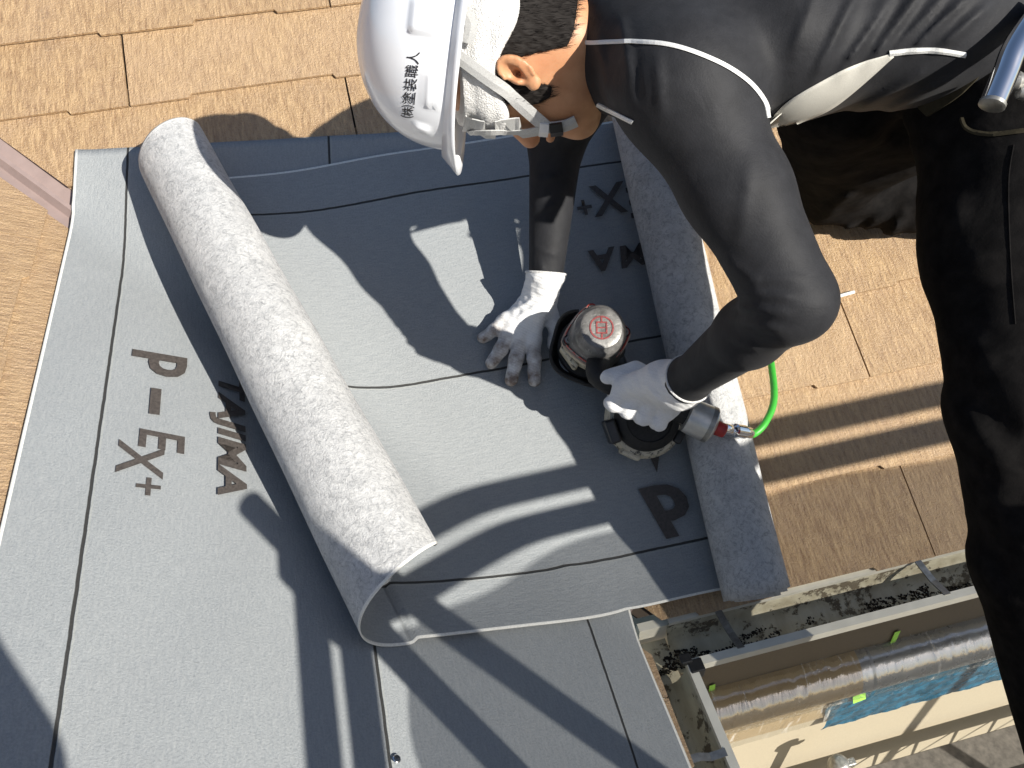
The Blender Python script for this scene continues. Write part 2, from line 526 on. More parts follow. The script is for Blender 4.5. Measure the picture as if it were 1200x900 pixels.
# ---------------------------------------------------------------- underlay sheets
E1, E2 = .008, .016
W_VAL = Vector((-1, 1, TT)).normalized()
PA_VAL = FA @ Vector((1, CT, 0)); PA_VAL = (PA_VAL - W_VAL * PA_VAL.dot(W_VAL)).normalized()
cosal = W_VAL.y
D_A = W_VAL * cosal + PA_VAL * math.sqrt(1 - cosal ** 2)
def hills(x, y): return math.sin(x * 7.3 + 1.1) * math.sin(y * 5.7 + .4) + .6 * math.sin(x * 15 + y * 11)
def sheet1_flat(a, L, h):
    s = E1 + a
    yv = s * CT
    if L <= yv: return B(L, s, h)
    return B(yv, s, 0) + D_A * (L - yv) + NA * h
def sheet1(a, L, h=.0045):
    acc = Vector((0, 0, 0))
    for k in range(-3, 4): acc += sheet1_flat(a, L + k * .022, h)
    p = acc / 7
    edge = max(0, 1 - a / .05)
    p = p + NB * (.0016 * hills(a * 2, L)) * (1 if L < .7 else .4) + FB.col[1] * (edge * .006 * math.sin(L * 9 + 1))
    if a > .97 and L > .88: p += NA * .004 * (a - .97) / .03
    return p
def sheet_object(name, me, mats, parent):
    o = link(name, me, mats, parent)
    s = o.modifiers.new('thick', 'SOLIDIFY')
    s.thickness = .0022; s.offset = -1; s.material_offset = 1; s.material_offset_rim = 2
    return o
sheet_a = empty('underlay_sheet', B(0, .5))
tag(sheet_a, 'grey underlay sheet laid over the valley, printed p-EX+ in full', 'underlay')
def f1(i, j):
    a = 1 - rimmed(i, 62, .0045)
    L = -1.5 + j * (2.5 + .045 - .022 * a)
    return sheet1(a, L), (a, L)
sheet_object('sheet', rims(grid(f1, 62, 150), 62, 150, '01'), [M['front'], M['fleece'], M['edge']], sheet_a)

def roof_z(x, y, k=.020):
    za, zb = y * TT, -x * TT
    return (za + zb) / 2 + math.sqrt(((za - zb) / 2) ** 2 + k * k)
R_TOP, R_BOT = .073, .082
LT, LB = onA(208, 214, R_TOP) - NA * (R_TOP - .012), onB(506, 724, R_BOT) - NB * (R_BOT - .012)
AX2 = (LT - LB).normalized()
N2 = (NA + NB).normalized(); N2 = (N2 - AX2 * N2.dot(AX2)).normalized()
E_R = AX2.cross(N2).normalized()
if E_R.x < 0: E_R = -E_R
RB0, RB1 = Vector((.205, .009)), Vector((.262, .911))            # foot of the remaining roll in u, v
def roll_u(v): return RB0.x + (v - RB0.y) / (RB1.y - RB0.y) * (RB1.x - RB0.x)
PHI = 1.47 * math.pi
def sheet2(a, t):
    v = E2 + a
    Lp = LB.lerp(LT, a)
    if t <= 1:
        R = A(roll_u(v), v)
        C1 = Vector((max(-R.y, Lp.x + .03), R.y))
        p0, p1 = Vector((R.x, R.y)), Vector((Lp.x, Lp.y))
        d0, d1 = (C1 - p0).length, (p1 - C1).length
        q = t * (d0 + d1)
        p = p0.lerp(C1, q / d0) if q < d0 else C1.lerp(p1, (q - d0) / d1)
        d = (p - p1).length
        lift = max(0, Lp.z - roof_z(Lp.x, Lp.y))
        w = max(0, 1 - d / .24) ** 2
        z = roof_z(p.x, p.y) + .012 + lift * w
        z += .0022 * hills(p.x * 1.3 + 2, p.y * 1.5)
        if t > .985: z = z * (1 - (t - .985) / .015) + Lp.z * (t - .985) / .015
        if a < .05: z += .004 * (1 - a / .05) * (1 + math.sin(p.x * 17))
        return Vector((p.x, p.y, z)), (a, -q)
    ph = (t - 1) * PHI
    r = (R_TOP + (R_BOT - R_TOP) * (1 - a)) * (1 - .05 * (t - 1))
    tip = max(0, (ph - 1.1 * math.pi))
    c = Lp + N2 * r
    p = c + (-math.sin(ph) * E_R - math.cos(ph) * N2) * (r - .006 * tip) + AX2 * (.275 * r * ph)
    p += N2 * .002 * math.sin(a * 23 + ph)
    return p, (a, -1 - r * ph)
sheet_b = empty('underlay_sheet', A(-.1, .5))
tag(sheet_b, 'grey underlay sheet being nailed, one end curled over, other end a fleece roll', 'underlay')
def f2(i, j):
    return sheet2(rimmed(i, 72, .0045), j * 2)
sheet_object('sheet', rims(grid(f2, 72, 151), 72, 151, '01'), [M['front'], M['fleece'], M['edge']], sheet_b)
def froll(i, j):
    turns = 5.3
    th = j * turns * 2 * math.pi
    k = th / (2 * math.pi)
    r = .0625 - .0062 * k
    v0 = E2 - .003 - (.007 * min(k, 1.5) + .004 * math.sin(k * 2.3)) * (1 if k > .5 else k * 2)
    v = v0 + i * (1.006 - (v0 - E2))
    c = A(roll_u(v), v, .0625 + .008)
    d = (A(RB1.x, RB1.y) - A(RB0.x, RB0.y)).normalized()
    e = FA.col[0] - d * FA.col[0].dot(d)
    p = c + (e.normalized() * math.sin(th) - NA * math.cos(th)) * (r + .0008 * math.sin(i * 19 + th))
    return p, (i, th * .05)
sheet_object('roll', grid(froll, 40, 170), [M['fleece'], M['front'], M['edge']], sheet_b)

def text_mesh(txt, size, shear=0., bold=0.):
    cu = bpy.data.curves.new('t', 'FONT')
    cu.body = txt; cu.size = size; cu.shear = shear; cu.offset = bold
    cu.align_x = 'CENTER'; cu.align_y = 'CENTER'
    cu.resolution_u = 3
    o = bpy.data.objects.new('t', cu)
    COL.objects.link(o)
    bpy.context.view_layer.update()
    dg = bpy.context.evaluated_depsgraph_get()
    me = bpy.data.meshes.new_from_object(o.evaluated_get(dg))
    bpy.data.objects.remove(o)
    me.materials.clear()
    return me
def letter(parent, txt, centre, xd, yd, size, sx=1., shear=0., bold=0.):
    """centres the ink of the text on a point of a slope"""
    me = text_mesh(txt, size, shear, bold)
    xs = [v.co.x for v in me.vertices]; ys = [v.co.y for v in me.vertices]
    cx, cy = (min(xs) + max(xs)) / 2, (min(ys) + max(ys)) / 2
    for v in me.vertices:
        v.co = centre + xd * ((v.co.x - cx) * sx) + yd * (v.co.y - cy)
    return link('lettering', me, M['print'], parent, False)
yB, xB = -FB.col[1], Vector((0, -1, 0))
hB = .0105
for txt, px, size, sx, shear, bold in (('p', (187, 427), .122, 1.0, .0, .0034), ('-', (182, 470), .13, 1.7, .0, .0022), ('E', (190, 517), .096, .95, .1, .0012),
                                        ('X', (165, 538), .094, .95, .1, .0012), ('+', (174, 570), .070, 1.0, .0, .0008), ('TAJIMA', (267, 507), .060, 1.42, .16, .0020)):
    letter(sheet_a, txt, onB(px[0], px[1], .0085), xB, yB, size, sx, shear, bold)
xA, yA = -FA.col[0], -FA.col[1]
for txt, px, size, sx, shear, bold in (('E', (748, 236), .100, 1., .1, .0016), ('X', (714, 233), .100, 1., .1, .0016), ('+', (685, 243), .070, .9, 0, .001),
                                        ('A', (708, 304), .066, 1.15, .16, .0020), ('M', (742, 299), .066, 1.15, .16, .0020)):
    letter(sheet_b, txt, onA(px[0], px[1], .017), xA, yA, size, sx, shear, bold)
letter(sheet_b, 'p', onA(782, 598, .017), FA.col[0], FA.col[1], .135, 1.2, -.22, .0045)
m = MB()
tri = [onA(758, 527, .0165), onA(774, 522, .0165), onA(770, 554, .0165)]
m.add(tri, [(0, 2, 1)])
o = m.build('lettering', M['print'], sheet_b)

# ---------------------------------------------------------------- gutters, walls below the eaves
def extrude_profile(prof, place, ts):
    vs, fs, n = [], [], len(prof)
    for t in ts: vs += [place(d, z, t) for d, z in prof]
    for j in range(len(ts) - 1):
        for i in range(n - 1): fs.append((j * n + i, j * n + i + 1, (j + 1) * n + i + 1, (j + 1) * n + i))
    return vs, fs
def gutter(name, front, place, t0, t1, label, hangers):
    root = empty(name, place(front / 2, -.08, t0))
    tag(root, label, 'gutter', 'eaves gutters')
    prof = [(.001, -.020), (.001, -.050), (.012, -.068), (.026, -.076), (front - .028, -.076), (front - .012, -.066), (front - .003, -.045), (front - .001, -.006)]
    vs, fs = extrude_profile(prof, place, [t0 + (t1 - t0) * k / 40 for k in range(41)])
    m = MB(); m.add(vs, fs)
    o = m.build('channel', M['gutter'], root, True)
    s = o.modifiers.new('thick', 'SOLIDIFY'); s.thickness = .002; s.offset = 0
    m = MB()
    lip = [(front - .004, -.010), (front - .004, .003), (front + .011, .004), (front + .012, -.014), (front + .004, -.014)]
    vs, fs = extrude_profile(lip + [lip[0]], place, [t0, t1])
    m.add(vs, fs); m.add([place(d, z, t0) for d, z in lip], [(0, 1, 2, 3, 4)])
    m.build('front_rail', M['vinyl'], root)
    m = MB()
    vs, fs = extrude_profile([(-.006, -.004), (-.006, -.012), (.004, -.013), (.004, -.022), (.0015, -.022)], place, [t0, t1])
    m.add(vs, fs)
    o = m.build('back_flange', M['vinyl'], root)
    s = o.modifiers.new('thick', 'SOLIDIFY'); s.thickness = .002
    for h in hangers:
        m = MB()
        pts = [place(-.01, -.006, h), place(.02, -.004, h), place(front * .6, -.006, h + .004), place(front, .004, h + .006)]
        for a, b in zip(pts, pts[1:]):
            mid = (a + b) / 2
            along = (b - a) / 2
            side = (place(0, 0, 1) - place(0, 0, 0)).normalized() * .0065
            m.box(mid, along, side, Vector((0, 0, .0014)))
        m.build('hanger', M['steel'], root)
    return root
gut_a = gutter('eaves_gutter', .088, lambda d, z, t: Vector((t, -d, z)), .062, 3.2, 'cream gutter streaked with black moss, running below the brown tiles', (.155, .56, 1.2, 1.8, 2.4))
gut_b = gutter('eaves_gutter', .062, lambda d, z, t: Vector((d, -t, z)), .088, 2.2, 'narrow cream gutter along the edge of the sheet laid over the valley', (.24, .8, 1.4))
m = MB()
m.box((.031, -.044, -.0775), (.031, 0, 0), (0, .044, 0), (0, 0, .0015))
m.build('corner_channel', M['gutter'], gut_a)
m = MB()
m.box((.073, -.098, -.008), (.013, 0, 0), (0, .012, 0), (0, 0, .014))
m.box((.058, -.084, .006), (.010, 0, 0), (0, .009, 0), (0, 0, .006))
m.build('corner_joint', M['black_plastic'], gut_a, bevel=.002)
# moss cushions lying in the long gutter
m = MB()
rr = random.Random(3)
from mathutils import noise as mnoise
for k in range(15000):
    x = rr.uniform(.0, 2.2); d = rr.uniform(.014, .072)
    v = mnoise.fractal(Vector((x * 14, d * 34, 1.3)), 1., 2., 4)
    want = .30 if d < .03 else (.10 if d < .048 else -.10)
    if x < .2: want += .1
    if .2 < x < .36: want += .25
    if v < want: continue
    r = rr.uniform(.0012, .0036)
    c = Vector((x, -d, -.0755 + max(0, d - .060) * .75))
    h = r * rr.uniform(.4, 1.1)
    ring = [c + Vector((math.cos(a) * r * rr.uniform(.6, 1.4), math.sin(a) * r * rr.uniform(.6, 1.4), 0)) for a in (0, 1.26, 2.5, 3.77, 5.)]
    m.add(ring + [c + Vector((rr.uniform(-.001, .001), 0, h))], [(i, (i + 1) % 5, 5) for i in range(5)])
o = m.build('moss', M['moss'], gut_a)
tag(o, kind='stuff')

house = empty('house_wall', (1, .34, -3.3))
tag(house, 'cream rendered house wall standing under the gutter and eaves', 'wall')
YW = .34
m = MB(); m.box((1.3, YW + .05, -2.36), (1.6, 0, 0), (0, .05, 0), (0, 0, .99)); m.build('wall_panel', M['wall'], house)
m = MB(); m.box((1.3, YW + .053, -.76), (1.6, 0, 0), (0, .05, 0), (0, 0, .605)); m.build('shaded_wall_band', M['band'], house)  # upper part of the cream wall, its shadow painted as a darker colour
m = MB(); m.box((-.35, -.95, -1.75), (.05, 0, 0), (0, 1.29, 0), (0, 0, 1.60)); m.build('wall_panel', M['wall'], house)
m = MB(); m.box((1.6, .165, -.130), (1.6, 0, 0), (0, .165, 0), (0, 0, .012)); m.build('soffit', M['vinyl'], house)
m = MB(); m.box((-.155, -.98, -.131), (.145, 0, 0), (0, 1.24, 0), (0, 0, .012)); m.build('soffit', M['vinyl'], house)
m = MB(); m.box((1.61, .012, -.075), (1.60, 0, 0), (0, .008, 0), (0, 0, .042)); m.build('fascia', M['vinyl'], house)
m = MB(); m.box((-.012, -1.1, -.075), (.008, 0, 0), (0, 1.1, 0), (0, 0, .042)); m.build('fascia', M['vinyl'], house)

ground = MB(); ground.box((0, 0, -3.42), (60, 0, 0), (0, 60, 0), (0, 0, .05))
tag(ground.build('ground', M['ground']), kind='structure')

# shutter housing on the wall, wrapped for painting
hood = empty('shutter_housing', (1.2, YW, -1.7))
tag(hood, 'rounded brown shutter housing on the wall wrapped in clear film', 'shutter')
def hood_prof(z, bulge=0):
    pass
def hood_strip(x0, x1, off, n=14, ragged=0.):
    def fn(i, j):
        x = x0 + (x1 - x0) * i
        if j < .55:
            a = math.pi * (j / .55)
            y = YW + .004 - (.100 + off) * math.sin(a); z = -1.365 + (.105 + off) * math.cos(a)
        else:
            k = (j - .55) / .45
            y = YW - .022 - off; z = -1.47 - off - k * (.27 + ragged)
        if off:
            w = .0016 * math.sin(x * 60 + j * 9) * math.sin(x * 23 + j * 31) + .0010 * math.sin(x * 131 + j * 40)
            y -= abs(w); z += w * .4
        return Vector((x, y, z)), (i, j)
    return grid(fn, 90 if off else 4, 40)
o = link('housing', hood_strip(.30, .99, 0), M['taupe'], hood)
o = link('housing', hood_strip(.99, 2.1, 0), simple('silver_hood', (.46, .48, .50), .28, .05, 20, .02, Metallic=.6), hood)
filmo = link('masking_film', hood_strip(.28, 1.02, .012, ragged=.0), M['film'])
tag(filmo, 'clear wrinkled plastic film taped over the brown shutter housing', 'film')
def blue_fn(i, j):
    x = .985 + 1.1 * i + .02 * math.sin(j * 9)
    z = -1.42 - .42 * j
    y = YW - .030 - .05 * max(0, 1 - j * 5) - .002 * abs(math.sin(x * 70 + j * 13)) - .002 * math.sin(x * 37 + j * 29)
    return Vector((x, y, z)), (i, j)
bl = link('masking_film', grid(blue_fn, 90, 26), M['bluefilm'])
tag(bl, 'glossy blue masking film hanging below the silver shutter housing', 'film')
filmb = link('masking_film', hood_strip(1.03, 2.1, .014, ragged=-.27), M['film'])
tag(filmb, 'clear plastic film stretched over the silver shutter housing', 'film')
def wall_tape(px, py, w, h, rz, y, label):
    c = plane_pt(px, py, (0, y, 0), Vector((0, 1, 0)))
    m = MB()
    dx = Vector((math.cos(rz), 0, math.sin(rz))) * w; dz = Vector((-math.sin(rz), 0, math.cos(rz))) * h
    m.box(c, dx, Vector((0, .0006, 0)), dz)
    tag(m.build('tape_strip', M['tape']), label, 'tape', 'lime green tape strips')
wall_tape(834, 811, .010, .055, .1, YW - .004, 'short lime green tape strip on the wall by the end of the clear film')
wall_tape(1048, 749, .010, .055, .1, YW - .004, 'short lime green tape strip on the wall above the silver housing')
wall_tape(1007, 818, .024, .035, .3, YW - .045, 'crumpled lime green tape where clear film meets blue film')

# ---------------------------------------------------------------- scaffold round the eaves
def pole(name, a, b, label, group, r=.0243, mat='galv'):
    m = MB(); m.tube([a, b], r, 20)
    return tag(m.build(name, M[mat], smooth=True), label, 'scaffold pole', group)
PX, PY = .06, -.734
pole('scaffold_post', (PX, PY, -3.37), (PX, PY, 1.07), 'upright galvanised scaffold post standing in the corner between the gutters', 'scaffold')
pole('scaffold_post', (2.3, PY, -3.37), (2.3, PY, 1.07), 'upright galvanised scaffold post at the far end of the plank deck', 'scaffold')
pole('scaffold_rail', (PX - .01, PY - .05, .97), (3.3, PY - .05, .97), 'upper horizontal scaffold rail running parallel to the moss streaked gutter', 'scaffold')
pole('scaffold_rail', (PX - .02, PY - .05, .885), (3.3, PY - .05, .885), 'lower horizontal scaffold rail running parallel to the moss streaked gutter', 'scaffold')
pole('scaffold_rail', (PX + .02, PY - .02, .97), (PX + .02, -2.6, .97), 'upper horizontal scaffold rail running parallel to the narrow gutter', 'scaffold')
pole('scaffold_rail', (PX + .025, PY - .08, .885), (PX + .025, -2.6, .885), 'lower horizontal scaffold rail running parallel to the narrow gutter', 'scaffold')
pole('scaffold_brace', (.217, PY - .1, .95), (.449, PY - .1, .06), 'leaning galvanised scaffold brace behind the corner post', 'scaffold')
for z in (.97, .885):
    m = MB()
    m.box((PX - .005, PY - .022, z), (.026, 0, 0), (0, .026, 0), (0, 0, .014))
    o = m.build('pole_coupler', M['steel'], bevel=.006)
    tag(o, 'forged steel coupler joining the %s rails to the corner post' % ('upper' if z > .9 else 'lower'), 'coupler')
def net_fn(p0, p1, z0, z1):
    def fn(i, j):
        p = Vector(p0).lerp(Vector(p1), i)
        return Vector((p.x + .006 * math.sin(i * 70 + j * 5), p.y + .012 * math.sin(i * 40 + j * 7), z0 + (z1 - z0) * j)), (i, j)
    return fn
net = link('dust_net', grid(net_fn((PX + .05, PY - .10), (3.2, PY - .10), -.02, .87), 80, 12), M['net'])
tag(net, 'dark dust net hung from the rail parallel to the moss streaked gutter', 'net', 'scaffold nets')
net = link('dust_net', grid(net_fn((PX + .10, PY - .10), (PX + .10, -2.5), -.02, .87), 60, 12), M['net'])
tag(net, 'dark dust net hung from the rail parallel to the narrow gutter', 'net', 'scaffold nets')
words = ['nearest to the gutter', 'second from the gutter', 'third from the gutter', 'outermost from the gutter']
for k in range(4):  # unseen deck, widened past its posts so its shadow covers the wall
    m = MB()
    y = -.54 - k * .265
    m.box((1.75, y, .03), (1.52, 0, 0), (0, .118, 0), (0, 0, .02))
    for s in (-1, 1): m.box((1.75, y + s * .1195, .012), (1.52, 0, 0), (0, .003, 0), (0, 0, .036))
    tag(m.build('scaffold_plank', M['wood'], bevel=.002), 'grey steel scaffold plank at eaves level, ' + words[k], 'plank', 'scaffold planks')
low = empty('scaffold_deck', (1.6, .12, -2.0))
LZ = -.20
tag(low, 'weathered lower scaffold deck with lattice side seen below the wall hood', 'scaffold deck')
m = MB(); m.box((1.9, .135, -2.02 + LZ), (1.1, 0, 0), (0, .10, 0), (0, 0, .012)); m.build('deck_plate', M['wood'], low, bevel=.003)
m = MB(); m.tube([(.8, .03, -1.98 + LZ), (3, .03, -1.98 + LZ)], .014, 10); m.build('chord', M['galv'], low, True)
m = MB(); m.tube([(.8, -.05, -2.16 + LZ), (3, -.05, -2.16 + LZ)], .014, 10); m.build('chord', M['galv'], low, True)
for k in range(9):
    m = MB()
    x = .86 + k * .2
    m.tube([(x, .03, -1.985 + LZ), (x + .1, -.05, -2.155 + LZ), (x + .2, .03, -1.985 + LZ)], .009, 8)
    m.build('lattice_bar', M['galv'], low, True)
cp = plane_pt(985, 893, (0, 0, -1.86), Vector((0, 0, 1)))
post = empty('scaffold_post', (cp.x, cp.y, -3.37))
tag(post, 'short weathered scaffold post with a rusty coupler below the blue film', 'scaffold post')
m = MB(); m.tube([(cp.x, cp.y, -3.37), (cp.x, cp.y, -1.87)], .022, 16); m.build('tube', M['steel'], post, True)
m = MB(); m.lathe([(.0, .012), (.02, .012), (.036, .0), (.04, -.03), (.03, -.05), (.024, -.06)], (cp.x, cp.y, -1.87), (0, 0, 1), 14)
m.box((cp.x + .04, cp.y, -1.90), (.03, 0, 0), (0, .014, 0), (0, 0, .012)); m.build('coupler', M['steel'], post, True, .004)

# ---------------------------------------------------------------- soft bodies from distance fields
def npv(v): return np.array(v, dtype=np.float32)
def cone(P, a, b, ra, rb):
    a, b = npv(a), npv(b)
    ab = b - a
    t = np.clip(((P - a) @ ab) / float(ab @ ab), 0, 1)
    q = P - a - t[..., None] * ab
    return np.sqrt((q * q).sum(-1)) - (ra + (rb - ra) * t)
def cone_flat(P, a, b, ra, rb, side, flat):
    """tapered capsule squeezed along 'side' by the factor flat (<1 is thinner)"""
    a, b, s = npv(a), npv(b), npv(Vector(side).normalized())
    ab = b - a
    t = np.clip(((P - a) @ ab) / float(ab @ ab), 0, 1)
    q = P - a - t[..., None] * ab
    k = q @ s
    q = q + (k * (1 / flat - 1))[..., None] * s
    return (np.sqrt((q * q).sum(-1)) - (ra + (rb - ra) * t)) * (.5 + .5 * flat)
def chain(P, pts, rs, k=.01):
    d = None
    for i in range(len(pts) - 1):
        c = cone(P, pts[i], pts[i + 1], rs[i], rs[i + 1])
        d = c if d is None else smin(d, c, k)
    return d
def ell(P, c, axes, rad):
    q = P - npv(c)
    L = np.stack([q @ npv(a) for a in axes], -1)
    r = npv(rad)
    k0 = np.sqrt(((L / r) ** 2).sum(-1)); k1 = np.sqrt(((L / (r * r)) ** 2).sum(-1)) + 1e-9
    return k0 * (k0 - 1) / k1
def smin(a, b, k):
    h = np.clip(.5 + .5 * (b - a) / k, 0, 1)
    return b + (a - b) * h - k * h * (1 - h)
def smax(a, b, k): return -smin(-a, -b, k)
def crease(P, a, b, w, depth, view=True):
    """a fold line: raised where depth > 0; distance is measured across the line of sight"""
    a, b = npv(a), npv(b)
    ab = b - a
    v = npv((Vector(a) + Vector(b)) * .5 - CAMV); v /= np.linalg.norm(v)
    if view: ab = ab - v * float(ab @ v)
    q = P - a
    if view: q = q - (q @ v)[..., None] * v
    t = (q @ ab) / float(ab @ ab)
    tc = np.clip(t, 0, 1)
    q = q - tc[..., None] * ab
    d2 = (q * q).sum(-1)
    return -depth * np.exp(-d2 / (w * w)) * np.clip(4 * tc * (1 - tc) + .25, 0, 1)
def wobble(P, f, amp, seed=0.):
    x, y, z = P[..., 0] * f, P[..., 1] * f, P[..., 2] * f
    return amp * (np.sin(x + 1.7 * np.sin(y * .8 + seed) + seed) * np.sin(y * 1.1 + 1.3 * np.sin(z * .9)) + .5 * np.sin(z * 2.1 + x * 1.3 + seed * 2))
def nets(fn, lo, hi, h):
    """naive surface nets: distance field -> quad mesh"""
    lo, hi = np.array(lo, dtype=np.float32), np.array(hi, dtype=np.float32)
    n = np.ceil((hi - lo) / h).astype(int) + 1
    F = np.empty(n, dtype=np.float32)
    ys = lo[1] + h * np.arange(n[1], dtype=np.float32); zs = lo[2] + h * np.arange(n[2], dtype=np.float32)
    Y, Z = np.meshgrid(ys, zs, indexing='ij')
    step = max(1, int(500000 / (n[1] * n[2])))
    for i0 in range(0, n[0], step):
        xs = lo[0] + h * np.arange(i0, min(i0 + step, n[0]), dtype=np.float32)
        P = np.empty((len(xs), n[1], n[2], 3), dtype=np.float32)
        P[..., 0] = xs[:, None, None]; P[..., 1] = Y; P[..., 2] = Z
        F[i0:i0 + len(xs)] = fn(P)
    F[0] = F[-1] = 1; F[:, 0] = F[:, -1] = 1; F[:, :, 0] = F[:, :, -1] = 1
    S = F < 0
    c = [S[:-1, :-1, :-1], S[1:, :-1, :-1], S[:-1, 1:, :-1], S[1:, 1:, :-1], S[:-1, :-1, 1:], S[1:, :-1, 1:], S[:-1, 1:, 1:], S[1:, 1:, 1:]]
    cnt = sum(x.astype(np.int8) for x in c)
    act = (cnt > 0) & (cnt < 8)
    idx = np.full(act.shape, -1, dtype=np.int64)
    ijk = np.argwhere(act)
    idx[tuple(ijk.T)] = np.arange(len(ijk))
    acc = np.zeros((len(ijk), 3)); num = np.zeros(len(ijk))
    offs = [(0, 0, 0), (1, 0, 0), (0, 1, 0), (1, 1, 0), (0, 0, 1), (1, 0, 1), (0, 1, 1), (1, 1, 1)]
    for p in range(8):
        for q in range(p + 1, 8):
            if sum(abs(offs[p][k] - offs[q][k]) for k in range(3)) != 1: continue
            fa = F[tuple((ijk + offs[p]).T)]; fb = F[tuple((ijk + offs[q]).T)]
            cr = (fa < 0) != (fb < 0)
            t = np.where(cr, fa / np.where(cr, fa - fb, 1), 0)
            e = np.array(offs[p]) + t[:, None] * (np.array(offs[q]) - np.array(offs[p]))
            acc += e * cr[:, None]; num += cr
    V = lo + h * (ijk + acc / num[:, None])
    quads = []
    for ax in range(3):
        sl0 = [slice(1, -1)] * 3; sl1 = [slice(1, -1)] * 3
        sl0[ax] = slice(0, -1); sl1[ax] = slice(1, None)
        a, b = S[tuple(sl0)], S[tuple(sl1)]
        e = np.argwhere(a != b)
        if not len(e): continue
        flip = a[tuple(e.T)]
        e = e + 1; e[:, ax] -= 1
        u, w = (ax + 1) % 3, (ax + 2) % 3
        def cell(du, dw):
            k = e.copy(); k[:, u] -= du; k[:, w] -= dw
            return idx[tuple(k.T)]
        q = np.stack([cell(1, 1), cell(0, 1), cell(0, 0), cell(1, 0)], -1)
        q[~flip] = q[~flip][:, ::-1]
        quads.append(q)
    Q = np.concatenate(quads)
    Q = Q[(Q >= 0).all(1)]
    me = bpy.data.meshes.new('m')
    me.vertices.add(len(V)); me.vertices.foreach_set('co', V.astype(np.float32).ravel())
    me.loops.add(len(Q) * 4); me.loops.foreach_set('vertex_index', Q.astype(np.int32).ravel())
    me.polygons.add(len(Q)); me.polygons.foreach_set('loop_start', np.arange(0, len(Q) * 4, 4, dtype=np.int32))
    me.update(calc_edges=True); me.validate()
    return me
def bvh_of(me):
    return BVHTree.FromPolygons([v.co.copy() for v in me.vertices], [tuple(p.vertices) for p in me.polygons])
def cast(bv, x, y, off=.0015, fall=None):
    r = ray(x, y).normalized()
    h = bv.ray_cast(CAMV, r)
    if h[0] is None:
        if fall is not None: return fall, -r
        h2 = bv.find_nearest(CAMV + r * 1.1)
        return h2[0] + h2[1] * off, h2[1]
    return h[0] + h[1] * off, h[1]
def ribbon(bv, pts, wpx, thick, name, mat, parent, off=.002, n=7):
    """a band that follows a surface"""
    sp = spline([(p[0], p[1], 0) for p in pts], n)
    vs, fs = [], []
    for i, p in enumerate(sp):
        t = (sp[min(i + 1, len(sp) - 1)] - sp[max(i - 1, 0)]).normalized()
        q = Vector((-t.y, t.x, 0)) * wpx / 2
        a, na = cast(bv, p.x + q.x, p.y + q.y, off)
        c, nc = cast(bv, p.x, p.y, off + thick * .5)
        b, nb = cast(bv, p.x - q.x, p.y - q.y, off)
        vs += [a, c, b]
    for i in range(len(sp) - 1):
        for k in range(2): fs.append((i * 3 + k, i * 3 + k + 1, i * 3 + k + 4, i * 3 + k + 3))
    me = mesh(vs, fs)
    o = link(name, me, mat, parent, False)
    s = o.modifiers.new('thick', 'SOLIDIFY'); s.thickness = thick; s.offset = 0
    return o
def decal(bv, poly_l, poly_r, nx, name, mat, parent, off=.002, thick=.001):
    """a patch between two picture curves lying on a surface"""
    l = spline([(p[0], p[1], 0) for p in poly_l], 6); r = spline([(p[0], p[1], 0) for p in poly_r], 6)
    m_ = min(len(l), len(r))
    vs, fs = [], []
    for i in range(m_):
        for k in range(nx):
            p = l[i].lerp(r[i], k / (nx - 1))
            vs.append(cast(bv, p.x, p.y, off)[0])
    for i in range(m_ - 1):
        for k in range(nx - 1): fs.append((i * nx + k, i * nx + k + 1, (i + 1) * nx + k + 1, (i + 1) * nx + k))
    o = link(name, mesh(vs, fs), mat, parent)
    s = o.modifiers.new('thick', 'SOLIDIFY'); s.thickness = thick; s.offset = 0
    return o
def bounds(pts, pad): 
    a = np.array([tuple(p) for p in pts]); return a.min(0) - pad, a.max(0) + pad

# ---------------------------------------------------------------- the roofer
worker = empty('person', (.62, .1, .06))
tag(worker, 'roofer in black stretch shirt and trousers bending over the sheet to nail it', 'person')
# head frame
HU = cdir(-.984, .150, .05)
HF = cdir(-.20, -.74, -.64); HF = (HF - HU * HF.dot(HU)).normalized()
HL = HU.cross(HF).normalized()
H0 = dep(606, 66, 1.085)
def H(f, l, u): return H0 + HF * f + HL * l + HU * u
hax = (HF, HL, HU)
NECK0, NECK1 = H(-.030, 0, -.055), dep(716, 52, 1.13)
